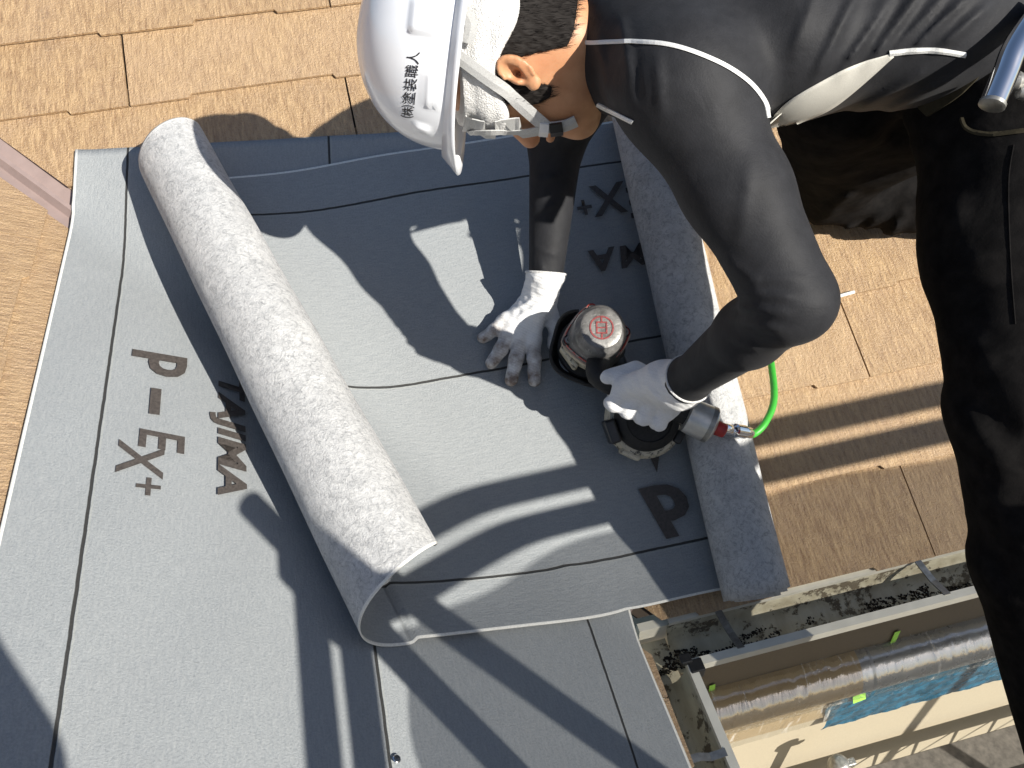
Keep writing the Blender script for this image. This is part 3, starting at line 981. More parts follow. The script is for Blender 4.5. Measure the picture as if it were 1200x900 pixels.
# torso frame
SP = [dep(705, 42, 1.135), dep(770, 34, 1.13), dep(900, 30, 1.11), dep(1040, 16, 1.10), dep(1150, 20, 1.11), dep(1235, 38, 1.12)]
TL = cdir(0, -.50, .866)
LSH, LEL, LWR = dep(798, 100, .98), dep(929, 352, .99), dep(806, 445, 1.285)
RSH, REL, RWR = dep(728, 30, 1.33), dep(652, 165, 1.52), dep(639, 333, 1.545)
LHIP, LKNEE, LANK = dep(1188, 110, 1.07), dep(1200, 470, 1.0), dep(1300, 1010, 1.09)
RHIP, RKNEE, RANK = dep(1120, 60, 1.24), onA(968, 208, .100), onA(1290, 250, .085)
def torso(P, grow=0.):
    rl = [.105, .168, .202, .192, .178, .165]
    rf = [.085, .112, .118, .108, .115, .12]
    d = None
    for i in range(len(SP) - 1):
        a, b = npv(SP[i]), npv(SP[i + 1])
        ax = (b - a) / np.linalg.norm(b - a)
        L = npv(TL); L = L - ax * float(L @ ax); L /= np.linalg.norm(L)
        Fd = np.cross(ax, L)
        t = np.clip(((P - a) @ (b - a)) / float((b - a) @ (b - a)), 0, 1)
        q = P - a - t[..., None] * (b - a)
        l = q @ L; f = q @ Fd; s = q @ ax
        RL = rl[i] + (rl[i + 1] - rl[i]) * t + grow; RF = rf[i] + (rf[i + 1] - rf[i]) * t + grow
        k = np.sqrt((l / RL) ** 2 + (f / RF) ** 2 + (s / RF) ** 2)
        e = (k - 1) * RF
        d = e if d is None else smin(d, e, .03)
    return d

# --- body: one continuous skin surface, head to ankles
def body_fn(P):
    skull = ell(P, H(-.012, 0, .035), hax, (.100, .078, .100))
    face = ell(P, H(.028, 0, -.035), hax, (.066, .060, .085))
    jaw = cone(P, H(.035, 0, -.075), H(.070, 0, -.098), .046, .026)
    d = smin(smin(skull, face, .03), jaw, .03)
    d = smin(d, cone(P, H(.088, 0, .0), H(.108, 0, -.035), .010, .014), .012)         # nose
    d = smin(d, cone(P, H(.086, -.03, .018), H(.086, .03, .018), .011, .011), .015)    # brow
    for s in (-1, 1):
        d = smax(d, -ell(P, H(.092, s * .031, -.002), hax, (.014, .016, .010)), .01)   # eye sockets
        d = smin(d, ell(P, H(.080, s * .031, -.002), hax, (.0125, .0125, .0125)), .003)
        e0 = H(-.012, s * .079, -.002)
        ea = (HF * .94 + HU * .34, HL * s, HU * .94 - HF * .34)
        ear = ell(P, e0 + HL * s * .005, ea, (.0165, .0085, .026))
        ear = smax(ear, -ell(P, e0 + HL * s * .013 + HF * .003, ea, (.0105, .008, .018)), .003)
        rim = [e0 + HL * s * .011 + ea[0] * (.0152 * math.cos(q)) + ea[2] * (.0238 * math.sin(q)) for q in [math.radians(k) for k in range(20, 260, 24)]]
        ear = smin(ear, chain(P, rim, [.0028] * len(rim), .002), .003)
        ear = smin(ear, chain(P, [e0 + HL * s * .009 + ea[0] * -.007 + ea[2] * .016, e0 + HL * s * .011 + ea[0] * -.0095, e0 + HL * s * .009 + ea[0] * -.002 + ea[2] * -.014], (.003, .0036, .003), .002), .003)
        ear = smin(ear, ell(P, e0 + HL * s * .009 + ea[0] * .010 + ea[2] * -.006, ea, (.0045, .0045, .006)), .003)
        ear = smin(ear, ell(P, e0 + HL * s * .006 + ea[0] * .003 + ea[2] * -.027, ea, (.010, .006, .008)), .005)
        ear = smax(ear, -ell(P, e0 + HL * s * .010 + ea[0] * .004 + ea[2] * -.003, ea, (.0055, .013, .007)), .002)
        d = smin(d, ear, .006)
    d = smin(d, cone(P, H(.096, -.018, -.062), H(.096, .018, -.062), .006, .006), .006)  # lips
    d = smin(d, cone(P, NECK0, NECK1, .060, .064), .03)
    d = smin(d, torso(P, -.022), .03)
    for a in ((LSH, LEL, LWR), (RSH, REL, RWR)):
        d = smin(d, chain(P, a, (.040, .033, .022)), .02)
    for a in ((LHIP, LKNEE, LANK), (RHIP, RKNEE, RANK)):
        d = smin(d, chain(P, a, (.06, .042, .03)), .02)
    return d
allp = [H(.1, 0, 0), H(0, 0, .15), LSH, LEL, LWR, RSH, REL, RWR, LHIP, LKNEE, LANK, RHIP, RKNEE, RANK] + SP
lo, hi = bounds(allp, .17)
# head in fine cells, the covered rest coarse; the two meet inside the collar
head_lo, head_hi = bounds([H(.12, 0, -.13), H(-.12, 0, .15), H(0, .1, 0), H(0, -.1, 0), NECK1], .03)
me = nets(body_fn, lo, hi, .013)
bm = bmesh.new(); bm.from_mesh(me)
inside = [v for v in bm.verts if (v.co - NECK1).dot(NECK0 - NECK1) > 0 and (v.co - H0).length < .30 and all(head_lo[i] < v.co[i] < head_hi[i] for i in range(3))]
bmesh.ops.delete(bm, geom=inside, context='VERTS')
fine = nets(lambda P: smax(body_fn(P), (P - npv(NECK1)) @ npv((NECK1 - NECK0).normalized()) - .02, .004), head_lo - .02, head_hi + .02, .0028)
bm.from_mesh(fine)
body_me = from_bm(bm)
body = link('body', body_me, M['skin'], worker)
head_bv = bvh_of(fine)

# --- shirt
def shirt_fn(P):
    d = torso(P)
    d = smin(d, cone(P, dep(716, 50, 1.128), dep(698, 60, 1.118), .078, .0735), .025)              # collar
    d = smin(d, cone(P, dep(770, 60, 1.05), LSH, .085, .078), .05)
    d = smin(d, chain(P, (LSH, LSH.lerp(LEL, .5), LEL), (.073, .062, .050), .02), .035)
    d = smin(d, chain(P, (LEL, LEL.lerp(LWR, .35), LWR, LWR + (LWR - LEL).normalized() * .015), (.0485, .044, .033, .031), .02), .018)
    d = smin(d, cone(P, dep(770, 25, 1.2), RSH, .085, .068), .05)
    d = smin(d, chain(P, (RSH, REL, RWR + (REL - RWR).normalized() * .03), (.066, .050, .033), .02), .03)
    for a, b, w, h in FOLDS: d = d + crease(P, a, b, w, h)
    return d
def fold(x0, y0, x1, y1, d, w, h): return (dep(x0, y0, d), dep(x1, y1, d), w, h)
FOLDS = []
for x0, y0, x1, y1, w, h in ((955, 92, 1010, -20, .0055, .0045), (985, 88, 1052, -20, .006, .006), (1016, 80, 1085, -20, .006, .0055), (1040, 70, 1110, -10, .0045, .004),
                             (1068, 60, 1135, -5, .005, .005), (1100, 58, 1160, 5, .005, .0045), (930, 60, 960, -20, .006, .0025), (1000, 55, 1060, -30, .004, -.003),
                             (990, 140, 1090, 82, .007, .004), (1020, 142, 1120, 90, .006, .004)):
    FOLDS.append(fold(x0, y0, x1, y1, 1.0, w, h))
for x0, y0, x1, y1, w, h in ((858, 358, 925, 368, .0055, .006), (856, 374, 918, 388, .005, .005), (862, 342, 935, 350, .0055, .0045), (870, 330, 940, 326, .006, .003), (850, 392, 890, 412, .005, .004), (850, 330, 800, 240, .007, -.003), (845, 300, 890, 335, .007, .003),
                             (770, 60, 775, 130, .006, .004), (745, 62, 748, 120, .005, -.003), (700, 40, 712, 120, .006, .004), (728, 20, 738, 90, .006, .004), (880, 190, 868, 280, .008, .0025)):
    FOLDS.append(fold(x0, y0, x1, y1, .98, w, h))
for x0, y0, x1, y1 in ((622, 250, 655, 238), (625, 290, 655, 300), (632, 305, 640, 330), (622, 215, 660, 205)):
    FOLDS.append(fold(x0, y0, x1, y1, 1.45, .005, .003))
shirt_pts = [LSH, LEL, LWR, RSH, REL, RWR] + SP[:-1]
lo, hi = bounds(shirt_pts, .19)
shirt_me = nets(shirt_fn, lo, hi, .0048)
shirt = link('shirt', shirt_me, M['shirt'], worker)
shirt_bv = bvh_of(shirt_me)
ribbon(shirt_bv, [(664, 44), (690, 50), (740, 49), (790, 54), (840, 72), (875, 94), (895, 118), (901, 138)], 4.8, .0012, 'seam_piping', M['white_piping'], worker, .001)
ribbon(shirt_bv, [(1042, 62), (1070, 59), (1100, 59), (1131, 64)], 6, .002, 'seam_piping', M['white_piping'], worker, .001)
ribbon(shirt_bv, [(700, 122), (720, 132), (742, 143)], 4, .002, 'seam_piping', M['white_piping'], worker, .001)
decal(shirt_bv, [(903, 139), (925, 117), (960, 96), (1000, 76), (1045, 62)], [(907, 155), (940, 142), (972, 128), (1003, 105), (1047, 66)], 9, 'mesh_panel', M['panel'], worker, .0012)

# --- trousers
def trousers_fn(P):
    d = smin(cone(P, SP[4], SP[5], .135, .15), cone(P, SP[4] + TL * .05, SP[5] + TL * .04, .125, .14), .03)
    d = smin(d, chain(P, (LHIP, LHIP.lerp(LKNEE, .5), LKNEE), (.122, .108, .083), .03), .05)
    d = smin(d, chain(P, (LKNEE, LKNEE.lerp(LANK, .3), LANK), (.083, .088, .070), .03), .03)
    d2 = chain(P, (RHIP, RHIP.lerp(RKNEE, .5), RKNEE), (.12, .105, .082), .03)
    d2 = smin(d2, chain(P, (RKNEE, RKNEE.lerp(RANK, .3), RANK), (.080, .080, .070), .03), .03)
    d2 = smin(d2, cone(P, dep(985, 95, 1.22), RKNEE + NA * .03, .095, .09), .04)
    d2 = d2 + wobble(P, 40, .0022, 2.)
    d = smin(d, d2, .03)
    for a, b, w, h in TF: d = d + crease(P, a, b, w, h)
    return d + wobble(P, 14, .003, .7)
TF = []
for x0, y0, x1, y1, w, h in ((1075, 230, 1135, 262, .013, .008), (1085, 330, 1170, 300, .014, .008), (1120, 210, 1120, 300, .012, .006), (1125, 395, 1165, 430, .012, .010), (1100, 430, 1195, 520, .014, -.012),
                             (1120, 470, 1190, 570, .014, .010), (1150, 560, 1195, 640, .014, .010), (1125, 600, 1190, 690, .014, -.010), (1140, 640, 1200, 760, .013, .009), (1090, 250, 1075, 400, .016, .006),
                             (1000, 160, 1120, 180, .012, .007), (1020, 140, 1180, 160, .010, .007)):
    TF.append(fold(x0, y0, x1, y1, .98, w * 1.25, h * .7))
for x0, y0, x1, y1 in ((950, 265, 985, 245), (955, 285, 1010, 262), (985, 290, 1040, 250), (1010, 288, 1060, 262), (1040, 285, 1064, 240), (960, 250, 1000, 228)):
    TF.append(fold(x0, y0, x1, y1, 1.6, .008, .010))
lo, hi = bounds([LHIP, LKNEE, LANK, RHIP, RKNEE, RANK, SP[4], SP[5]], .17)
trousers_me = nets(trousers_fn, lo, hi, .0075)
trousers = link('trousers', trousers_me, M['trousers'], worker)
trousers_bv = bvh_of(trousers_me)

# --- shoes
for ank, toe, up in ((LANK, Vector((.16, .06, -.06)), Vector((0, 0, 1))), (RANK, FA @ Vector((.12, -.02, -.02)), NA)):
    low_ = ank - up * .055
    sh = nets(lambda P: smin(cone_flat(P, low_, low_ + (toe - up * toe.dot(up)), .042, .040, up, .75), cone(P, ank, low_, .045, .045), .03), *bounds([ank, low_, low_ + toe], .08), .008)
    link('shoe', sh, M['shoe'], worker)

# --- belt and loops round the waist
ribbon(trousers_bv, [(1085, 128), (1120, 104), (1150, 72), (1176, 36), (1194, -5)], 24, .004, 'belt', M['belt'], worker, .006)
ribbon(trousers_bv, [(1128, 140), (1135, 152), (1160, 158), (1200, 154)], 3.5, .003, 'pocket_hem', M['belt'], worker, .002)
ribbon(trousers_bv, [(1188, 170), (1182, 215), (1184, 300), (1190, 380)], 1.4, .0010, 'side_seam', M['trousers'], worker, .0006)

# --- hair, towel
def skull_fn(P):
    d = smin(ell(P, H(-.012, 0, .035), hax, (.100, .078, .100)), ell(P, H(.028, 0, -.035), hax, (.066, .060, .085)), .03)
    return smin(d, cone(P, NECK0, NECK1, .060, .064), .03)
def lf(P, ax): return (P - npv(H0)) @ npv(ax)
def hair_fn(P):
    d = skull_fn(P) - .0055 + wobble(P, 300, .0012, .4)
    u, f, l = lf(P, HU), lf(P, HF), lf(P, HL)
    back = np.maximum(np.maximum(f + .030 - .35 * (u + .02), u - .06), -.064 - u + .25 * np.maximum(f + .06, 0))
    side = np.maximum(np.maximum(np.abs(f - .020) - .018 - .12 * u, u - .06), -.050 - u + 1.4 * np.maximum(f - .022, 0))
    top = np.maximum(u - .06, .018 - u)
    reg = np.minimum(np.minimum(back, side), top)
    return smax(d, reg, .004)
hair_lo, hair_hi = bounds([H(.12, 0, -.08), H(-.13, 0, .08), H(0, .1, 0), H(0, -.1, 0)], .03)
hair_me = nets(hair_fn, hair_lo, hair_hi, .0026)
# short strands lying along the head
rr = random.Random(5)
bm = bmesh.new(); bm.from_mesh(hair_me); bm.normal_update()
base = [(f.calc_center_median(), f.normal.copy()) for f in bm.faces]
for k in range(9000):
    c, n = base[rr.randrange(len(base))]
    if n.dot(HU) > .5: continue
    ldir = (-HU * 1. - HF * .35 + HL * rr.uniform(-.16, .16) + HF * rr.uniform(-.14, .14))
    ldir = (ldir - n * ldir.dot(n)).normalized()
    sd_ = n.cross(ldir) * .0003
    ln = rr.uniform(.009, .020)
    p1 = c + ldir * ln * .6 + n * .0016; p2 = c + ldir * ln + n * rr.uniform(.0006, .0035)
    vs = [bm.verts.new(q) for q in (c - sd_, c + sd_, p1 + sd_, p1 - sd_, p2)]
    bm.faces.new((vs[0], vs[1], vs[2], vs[3])); bm.faces.new((vs[3], vs[2], vs[4]))
hair = link('hair', from_bm(bm), M['hair'], worker)
def towel_fn(P):
    u, f, l = lf(P, HU), lf(P, HF), lf(P, HL)
    d = skull_fn(P) - .015 + wobble(P, 45, .0014, 1.) + wobble(P, 520, .0007, 3.) + .0010 * np.sin(u * 210 + 2.2 * np.sin(f * 30) + 3 * np.sin(l * 24))
    reg = np.maximum(u - .105, .010 + .012 * np.sin(f * 45 + 2) - .12 * (f + .02) * (f < -.02) - u)
    return smax(d, reg, .012)
towel_me = nets(towel_fn, hair_lo - .01, hair_hi + np.array([.0, .0, .03]) + .03, .003)
link('towel', towel_me, M['towel'], worker)

# ---------------------------------------------------------------- helmet
helmet = empty('safety_helmet', H(0, 0, .08))
tag(helmet, 'white plastic safety helmet with black lettering worn over a towel', 'helmet')
RIM, CROWN, HA, HB = .076, .207, .138, .112
def helmet_pt(ps, h, out=0.):
    """ps: angle round the head from the front; h: 0 at the rim, 1 at the crown"""
    hh = max(h, 0)
    rho = max(0., 1 - hh ** 2.35) ** (1 / 2.15)
    ca, sa = math.cos(ps), math.sin(ps)
    f = HA * rho * ca; l = HB * rho * sa
    u = RIM + (CROWN - RIM) * hh
    # three ribs along the crown
    if h > 0:
        w = math.exp(-(l / .010) ** 2) + .7 * math.exp(-((abs(l) - .032) / .007) ** 2)
        rib = .0035 * w * min(1, h * 1.6) * max(0, min(1, (1.02 - abs(f) / HA)))
        u += rib
        f *= 1 + .3 * rib / HA
    # side mouldings
    if .06 < h < .50:
        for c, wd, hi_, lo_, dep_ in ((1.42, .17, .27, .07, .0050), (2.05, .16, .44, .12, .0060), (.92, .06, .34, .14, .0045)):
            for s in (-1, 1):
                q = ps if s > 0 else 2 * math.pi - ps
                e = min(1, max(0, (wd - abs(q - c)) / .018)) * min(1, max(0, (hi_ - h) / .05)) * min(1, max(0, (h - lo_) / .05))
                if c == 1.42: e *= .5 + .5 * math.cos((h - .17) * 110)
                l += s * dep_ * e
    return H(f, l, u)
def helmet_surface():
    NP, rows = 144, []
    hs = [(1 - (1 - k / 44) ** 1.6) for k in range(45)]
    for k in range(len(hs)):
        rows.append([helmet_pt(2 * math.pi * i / NP, hs[k] * .9995) for i in range(NP)])
    brim = []
    for out, dz in ((.0085, -.009), (.007, -.006), (.0025, .003)):
        r = []
        for i in range(NP):
            ps = 2 * math.pi * i / NP
            fr = max(0, math.cos(ps)) ** 2.2
            bill = 1 + 3.4 * fr
            k = out * bill
            dd = dz * (1 + 1.1 * fr)
            r.append(H((HA + k) * math.cos(ps), (HB + out) * math.sin(ps), RIM + dd))
        brim.append(r)
    rows = brim + rows
    vs = [p for r in rows for p in r]
    fs = [(j * NP + i, j * NP + (i + 1) % NP, (j + 1) * NP + (i + 1) % NP, (j + 1) * NP + i) for j in range(len(rows) - 1) for i in range(NP)]
    return mesh(vs, fs)
hm = helmet_surface()
hs_o = link('shell', hm, M['helmet'], helmet)
sm = hs_o.modifiers.new('thick', 'SOLIDIFY'); sm.thickness = .003; sm.offset = -1
helmet_bv = bvh_of(hm)
# company name on the shell, reading up the picture
def shell_text(txt, x, y, size, ang):
    me = text_mesh(txt, 1., 0, .006)
    xs = [v.co.x for v in me.vertices]; ys = [v.co.y for v in me.vertices]
    w, h = max(xs) - min(xs), max(ys) - min(ys)
    cx, cy = (max(xs) + min(xs)) / 2, (max(ys) + min(ys)) / 2
    k = size / w
    ca, sa = math.cos(ang), math.sin(ang)
    bm = bmesh.new(); bm.from_mesh(me)
    bmesh.ops.triangulate(bm, faces=bm.faces)
    for v in bm.verts:
        a, b = (v.co.x - cx) * k, (v.co.y - cy) * k * 1.05
        px, py = x + a * ca - b * sa, y - (a * sa + b * ca)
        v.co = cast(helmet_bv, px, py, .0007)[0]
    link('lettering', from_bm(bm), M['ink'], helmet, False)
shell_text('\u3231\u5857\u88c5\u8077\u4eba', 481, 99, 78, math.radians(84))
# chin strap
strap_bv = bvh_of(nets(lambda P: smin(skull_fn(P) - .006, smax(skull_fn(P) - .0165, .012 - lf(P, HU), .015), .02), head_lo - .02, head_hi + .02, .005))
ribbon(strap_bv, [(533, 62), (560, 82), (590, 104), (618, 128), (640, 147)], 15, .0016, 'chin_strap', M['strap'], helmet, .003)
ribbon(strap_bv, [(540, 155), (575, 154), (608, 154), (640, 149)], 9, .0016, 'chin_strap', M['strap'], helmet, .004)
ribbon(strap_bv, [(636, 147), (650, 147), (662, 145), (674, 140)], 12, .0022, 'chin_strap', M['strap'], helmet, .003)
ribbon(strap_bv, [(632, 147), (642, 148)], 13, .006, 'buckle', M['white_plastic'], helmet, .005)
ribbon(strap_bv, [(644, 148), (658, 146)], 12, .007, 'buckle', M['black_plastic'], helmet, .005)
ribbon(strap_bv, [(541, 8), (553, 28), (548, 50)], 14, .0016, 'chin_strap', M['strap'], helmet, .004)

# ---------------------------------------------------------------- gloves
def grime(me, pts, r):
    at = me.attributes.new('grime', 'FLOAT', 'POINT')
    co = np.empty(len(me.vertices) * 3, dtype=np.float32); me.vertices.foreach_get('co', co); co = co.reshape(-1, 3)
    g = np.zeros(len(co))
    for p, k in pts: g = np.maximum(g, k * np.clip(1 - np.linalg.norm(co - npv(p), axis=1) / r, 0, 1))
    at.data.foreach_set('value', g.astype(np.float32))
FING = (((592, 377), (580, 386), (566, 396), .0128), ((597, 392), (588, 408), (576, 425), .0140), ((609, 397), (605, 420), (599, 445), .0144), ((624, 398), (626, 421), (626, 446), .0140))
RW = RWR
def rhand_fn(P):
    d = None
    wrist = onA(638, 338, .075)
    for (b, m_, t, r) in FING:
        pb, pm, pt = onA(b[0], b[1], .040), onA(m_[0], m_[1], .036), onA(t[0], t[1], .0265)
        c = chain(P, (pb, pm, pt), (r * 1.04, r, r * .86), .004)
        d = c if d is None else smin(d, c, .0035)
    for (b, m_, t, r) in FING:
        d = smin(d, cone(P, onA(b[0], b[1], .040), wrist.lerp(onA(632, 352, .065), .6), .0145, .022), .014)
    d = smin(d, chain(P, (onA(640, 362, .05), onA(652, 385, .034), onA(648, 404, .028)), (.02, .0145, .0115), .008), .012)   # thumb
    d = smin(d, cone(P, onA(630, 352, .068), RWR + (RWR - REL).normalized() * -.022, .029, .0385), .02)
    d = smax(d, (P - npv(RWR)) @ npv((REL - RWR).normalized()) - .020, .003)
    return d + wobble(P, 150, .0007, .2) + crease(P, onA(600, 365, .06), onA(625, 350, .06), .004, .003) + crease(P, onA(606, 372, .06), onA(632, 356, .06), .004, .0025)
fp = [onA(t[0], t[1], .02) for (_, _, t, _) in FING]
lo, hi = bounds(fp + [RWR, onA(655, 400, .02), onA(640, 330, .1)], .06)
rg = nets(rhand_fn, lo, hi, .0021)
grime(rg, [(p, 1.7) for p in fp] + [(onA(m_[0], m_[1], .036), 1.2) for (_, m_, _, _) in FING] + [(onA(650, 398, .03), .5)], .045)
link('glove', rg, M['glove'], worker)

# handle of the nailer, then the hand that closes round it
G0, G1 = onA(700, 440, .170), onA(812, 489, .172)
GD = (G1 - G0).normalized()
GP = (cdir(-.2, -1, 0) - GD * cdir(-.2, -1, 0).dot(GD)); GP = (GP - NA * GP.dot(NA)).normalized()       # towards the finger side
def lhand_fn(P):
    d = None
    for k in range(4):
        c0 = G0.lerp(G1, .24 + .155 * k)
        r = (.0132, .0136, .0132, .0118)[k]
        mcp = c0 + NA * .036 + GP * .012 + GD * .004
        pip = c0 + NA * .016 + GP * .041
        dip = c0 - NA * .018 + GP * .030
        tip = c0 - NA * .030 + GP * .004
        c = chain(P, (mcp, pip, dip, tip), (r * 1.1, r * 1.06, r, r * .88), .006)
        d = c if d is None else smin(d, c, .009)
        d = smin(d, cone_flat(P, mcp, LWR.lerp(c0 + NA * .05, .45), .017, .028, NA, .9), .015)
    tb = G0.lerp(G1, .62) + NA * .036 - GP * .022
    d = smin(d, chain(P, (tb, G0.lerp(G1, .30) + NA * .034 - GP * .022, G0.lerp(G1, .085) + NA * .026 + GP * .004), (.020, .0155, .0125), .01), .010)
    ca = (LEL - LWR).normalized()
    d = smin(d, cone(P, LWR - ca * .03, LWR + ca * .006, .036, .0375), .03)
    d = smax(d, (P - npv(LWR)) @ npv(ca) - .004, .003)
    return d + wobble(P, 140, .0007, 1.3)
lo, hi = bounds([G0, G1, LWR], .075)
lg = nets(lhand_fn, lo, hi, .0023)
grime(lg, [(G0.lerp(G1, .2) + GP * .03, .25)], .05)
link('glove', lg, M['glove'], worker)
for wr, el, off, r in ((LWR, LEL, .006, .0378), (RWR, REL, .020, .0375)):
    ca = (el - wr).normalized()
    x = ca.orthogonal().normalized(); y = ca.cross(x)
    m = MB(); m.tube([wr + ca * off + (x * math.cos(a) + y * math.sin(a)) * r for a in [2 * math.pi * k / 28 for k in range(29)]], .0026, 8)
    m.build('cuff_hem', M['towel'], worker, True)

# ---------------------------------------------------------------- pneumatic coil nailer
nailer = empty('nail_gun', onA(706, 430, .02))
tag(nailer, 'scuffed grey and red pneumatic coil nail gun gripped by a white glove', 'nail gun')
C0 = onA(705, 384, .212)
Q_MID = onA(735, 470, .10)
NT_ = (NA + FA.col[0] * -.06 + FA.col[1] * -.08).normalized()
def C(h): return C0 - NT_ * h
x0 = (CX - NT_ * CX.dot(NT_)).normalized(); y0 = NT_.cross(x0)
def squarish(m, prof, top, corner=math.radians(9), seg=56, cap=True):
    """prof: (radius, depth below top, exponent): 2 is round, near 1 is a square standing on its corner"""
    vs, n = [], len(prof)
    for r, h, p in prof:
        for k in range(seg):
            a = 2 * math.pi * k / seg
            c_, s_ = abs(math.cos(a - corner)), abs(math.sin(a - corner))
            rr_ = r / (c_ ** p + s_ ** p) ** (1 / p)
            vs.append(top - NT_ * h + (x0 * math.cos(a) + y0 * math.sin(a)) * rr_)
    fs = [(i * seg + k, i * seg + (k + 1) % seg, (i + 1) * seg + (k + 1) % seg, (i + 1) * seg + k) for i in range(n - 1) for k in range(seg)]
    if cap: fs += [tuple(range(seg)), tuple((n - 1) * seg + k for k in range(seg))[::-1]]
    m.add(vs, fs)
m = MB(); squarish(m, [(.018, .0, 2), (.031, .0, 2), (.036, .002, 2), (.038, .006, 2), (.0405, .009, 2), (.0445, .013, 2), (.0465, .022, 2), (.0475, .040, 1.9), (.050, .050, 1.6), (.056, .056, 1.4), (.0605, .058, 1.32), (.061, .064, 1.3)], C0)
cap = m.build('head_cap', M['cast'], nailer, True)
m = MB(); m.lathe([(.0185, .0012), (.0212, .0012), (.0212, -.001), (.0185, -.001), (.0185, .0012)], C0, NT_, 32, None, False)
for a, b, w, h in ((0, .0095, .0085, .0013), (0, -.0095, .0085, .0013), (-.0085, 0, .0013, .0108), (.0085, 0, .0013, .0108), (0, 0, .0085, .0012), (0, .0140, .0013, .0045), (0, -.0140, .0013, .0045)):
    m.box(C0 + x0 * a + y0 * b, x0 * w, y0 * h, NT_ * .0012)
m.build('emblem', simple('faded_red_badge', (.34, .06, .06), .55, .35, 260), cap)
# square flange, gasket, screws at the corners
m = MB(); squarish(m, [(.0615, .0642, 1.3), (.0645, .0648, 1.3), (.0645, .069, 1.3), (.061, .0695, 1.3)], C0)
m.build('gasket', simple('pale_gasket', (.55, .42, .32), .6, .15, 120), nailer, True)
m = MB(); squarish(m, [(.0585, .0555, 1.32), (.0600, .0548, 1.32), (.0615, .058, 1.32)], C0, cap=False)
m.build('paint_edge', M['red_worn'], nailer, True)
for k in range(4):
    a = math.radians(9 + 90 * k)
    q = C(.056) + (x0 * math.cos(a) + y0 * math.sin(a)) * .0515
    m = MB(); m.lathe([(.0075, .0), (.0095, .002), (.0105, -.002), (.0110, -.016), (.009, -.020)], q, NT_, 18)
    lug = m.build('screw_lug', M['black_plastic'] if k % 2 == 0 else M['red_worn'], nailer, True)
    m = MB(); m.lathe([(.003, -.001), (.0035, .0035), (.0062, .0035), (.0068, .001), (.0068, -.003)], q, NT_, 12)
    m.build('screw', M['steel'], lug, True)
m = MB(); squarish(m, [(.058, .069, 1.35), (.060, .075, 1.35), (.060, .100, 1.4), (.056, .112, 1.5), (.048, .124, 2), (.040, .145, 2), (.030, .170, 2)], C0)
m.build('housing', M['cream_worn'], nailer, True)
m = MB(); m.tube(spline([C(.12) + GD * .02, C(.13) + GD * .05 + GP * .02, Q_MID], 5), [.034, .032, .030, .030, .030, .029, .028, .028, .027, .026, .026], 14)
m.build('feed_body', M['black_plastic'], nailer, True)
# rubber bumper wrapped round the outer side
LFT = (FA.col[0] * -.86 + FA.col[1] * -.35); LFT = (LFT - NT_ * LFT.dot(NT_)).normalized()
SDE = NT_.cross(LFT)
def bump_fn(i, j):
    a = math.radians(-105 + 210 * i)
    r = .066 + .009 * math.cos(a * .8) + .004 * math.sin(i * 17)
    h = .120 + .050 * j
    r -= .018 * j * j
    return C(h) + (LFT * math.cos(a) + SDE * math.sin(a)) * r, (i, j)
o = link('bumper', grid(bump_fn, 40, 10), M['rubber'], nailer)
s = o.modifiers.new('thick', 'SOLIDIFY'); s.thickness = .006
m = MB(); m.lathe([(.040, .0), (.058, -.002), (.060, -.012), (.050, -.030), (.030, -.034)], C(.118) + LFT * .006, NT_, 32); m.build('base_guard', M['rubber'], nailer, True)
q = C(.104) + LFT * .053 - SDE * .002
m = MB(); m.box(q + LFT * .001, SDE * .024, NT_ * .014, LFT * .005); m.build('side_plate', M['cream_worn'], nailer, bevel=.004)
m = MB(); m.tube([C(.15), C(.198)], [.020, .011], 14); m.build('nose', M['steel'], nailer, True)
m = MB(); m.box(C(.165) + FA.col[0] * .015, FA.col[0] * .014, FA.col[1] * .008, NT_ * .030); m.build('feed_door', M['black_plastic'], nailer, bevel=.003)
# handle
hp = spline([C(.085) + GD * .03, G0, G0.lerp(G1, .5), G1], 6)
m = MB(); m.tube(hp, [.030 - .011 * min(1, i / 5) for i in range(len(hp))], 18); m.build('handle', M['rubber'], nailer, True)
m = MB(); m.tube([C(.14) + GD * .045 + GP * .01, G0.lerp(G1, .25) - NA * .045, G0.lerp(G1, .38) - NA * .040], .007, 10); m.build('trigger', M['black_plastic'], nailer, True)
m = MB(); m.lathe([(.022, -.012), (.030, -.010), (.0315, .0), (.0325, .030), (.031, .036), (.024, .040), (.012, .041)], G1, GD, 30); m.build('end_cap', M['bright'], nailer, True)
m = MB(); m.lathe([(.0315, .0), (.033, .0), (.033, .008), (.0315, .008), (.0315, .0)], G1 + GD * .026, GD, 30, None, False); m.build('trim_ring', M['steel'], nailer, True)
K1 = G1 + GD * .041
m = MB(); m.lathe([(.013, .0), (.0135, .004), (.0125, .018), (.010, .020)], K1, GD, 18); m.build('inlet_ring', M['red'], nailer, True)
KD = (onA(876, 507, .135) - K1).normalized()
m = MB(); m.lathe([(.0075, .014), (.010, .018), (.010, .036), (.0080, .040), (.0080, .048), (.0125, .050), (.0125, .072), (.0100, .074), (.0100, .088), (.0075, .092)], K1, KD, 18)
m.build('air_coupler', M['chrome'], nailer, True)
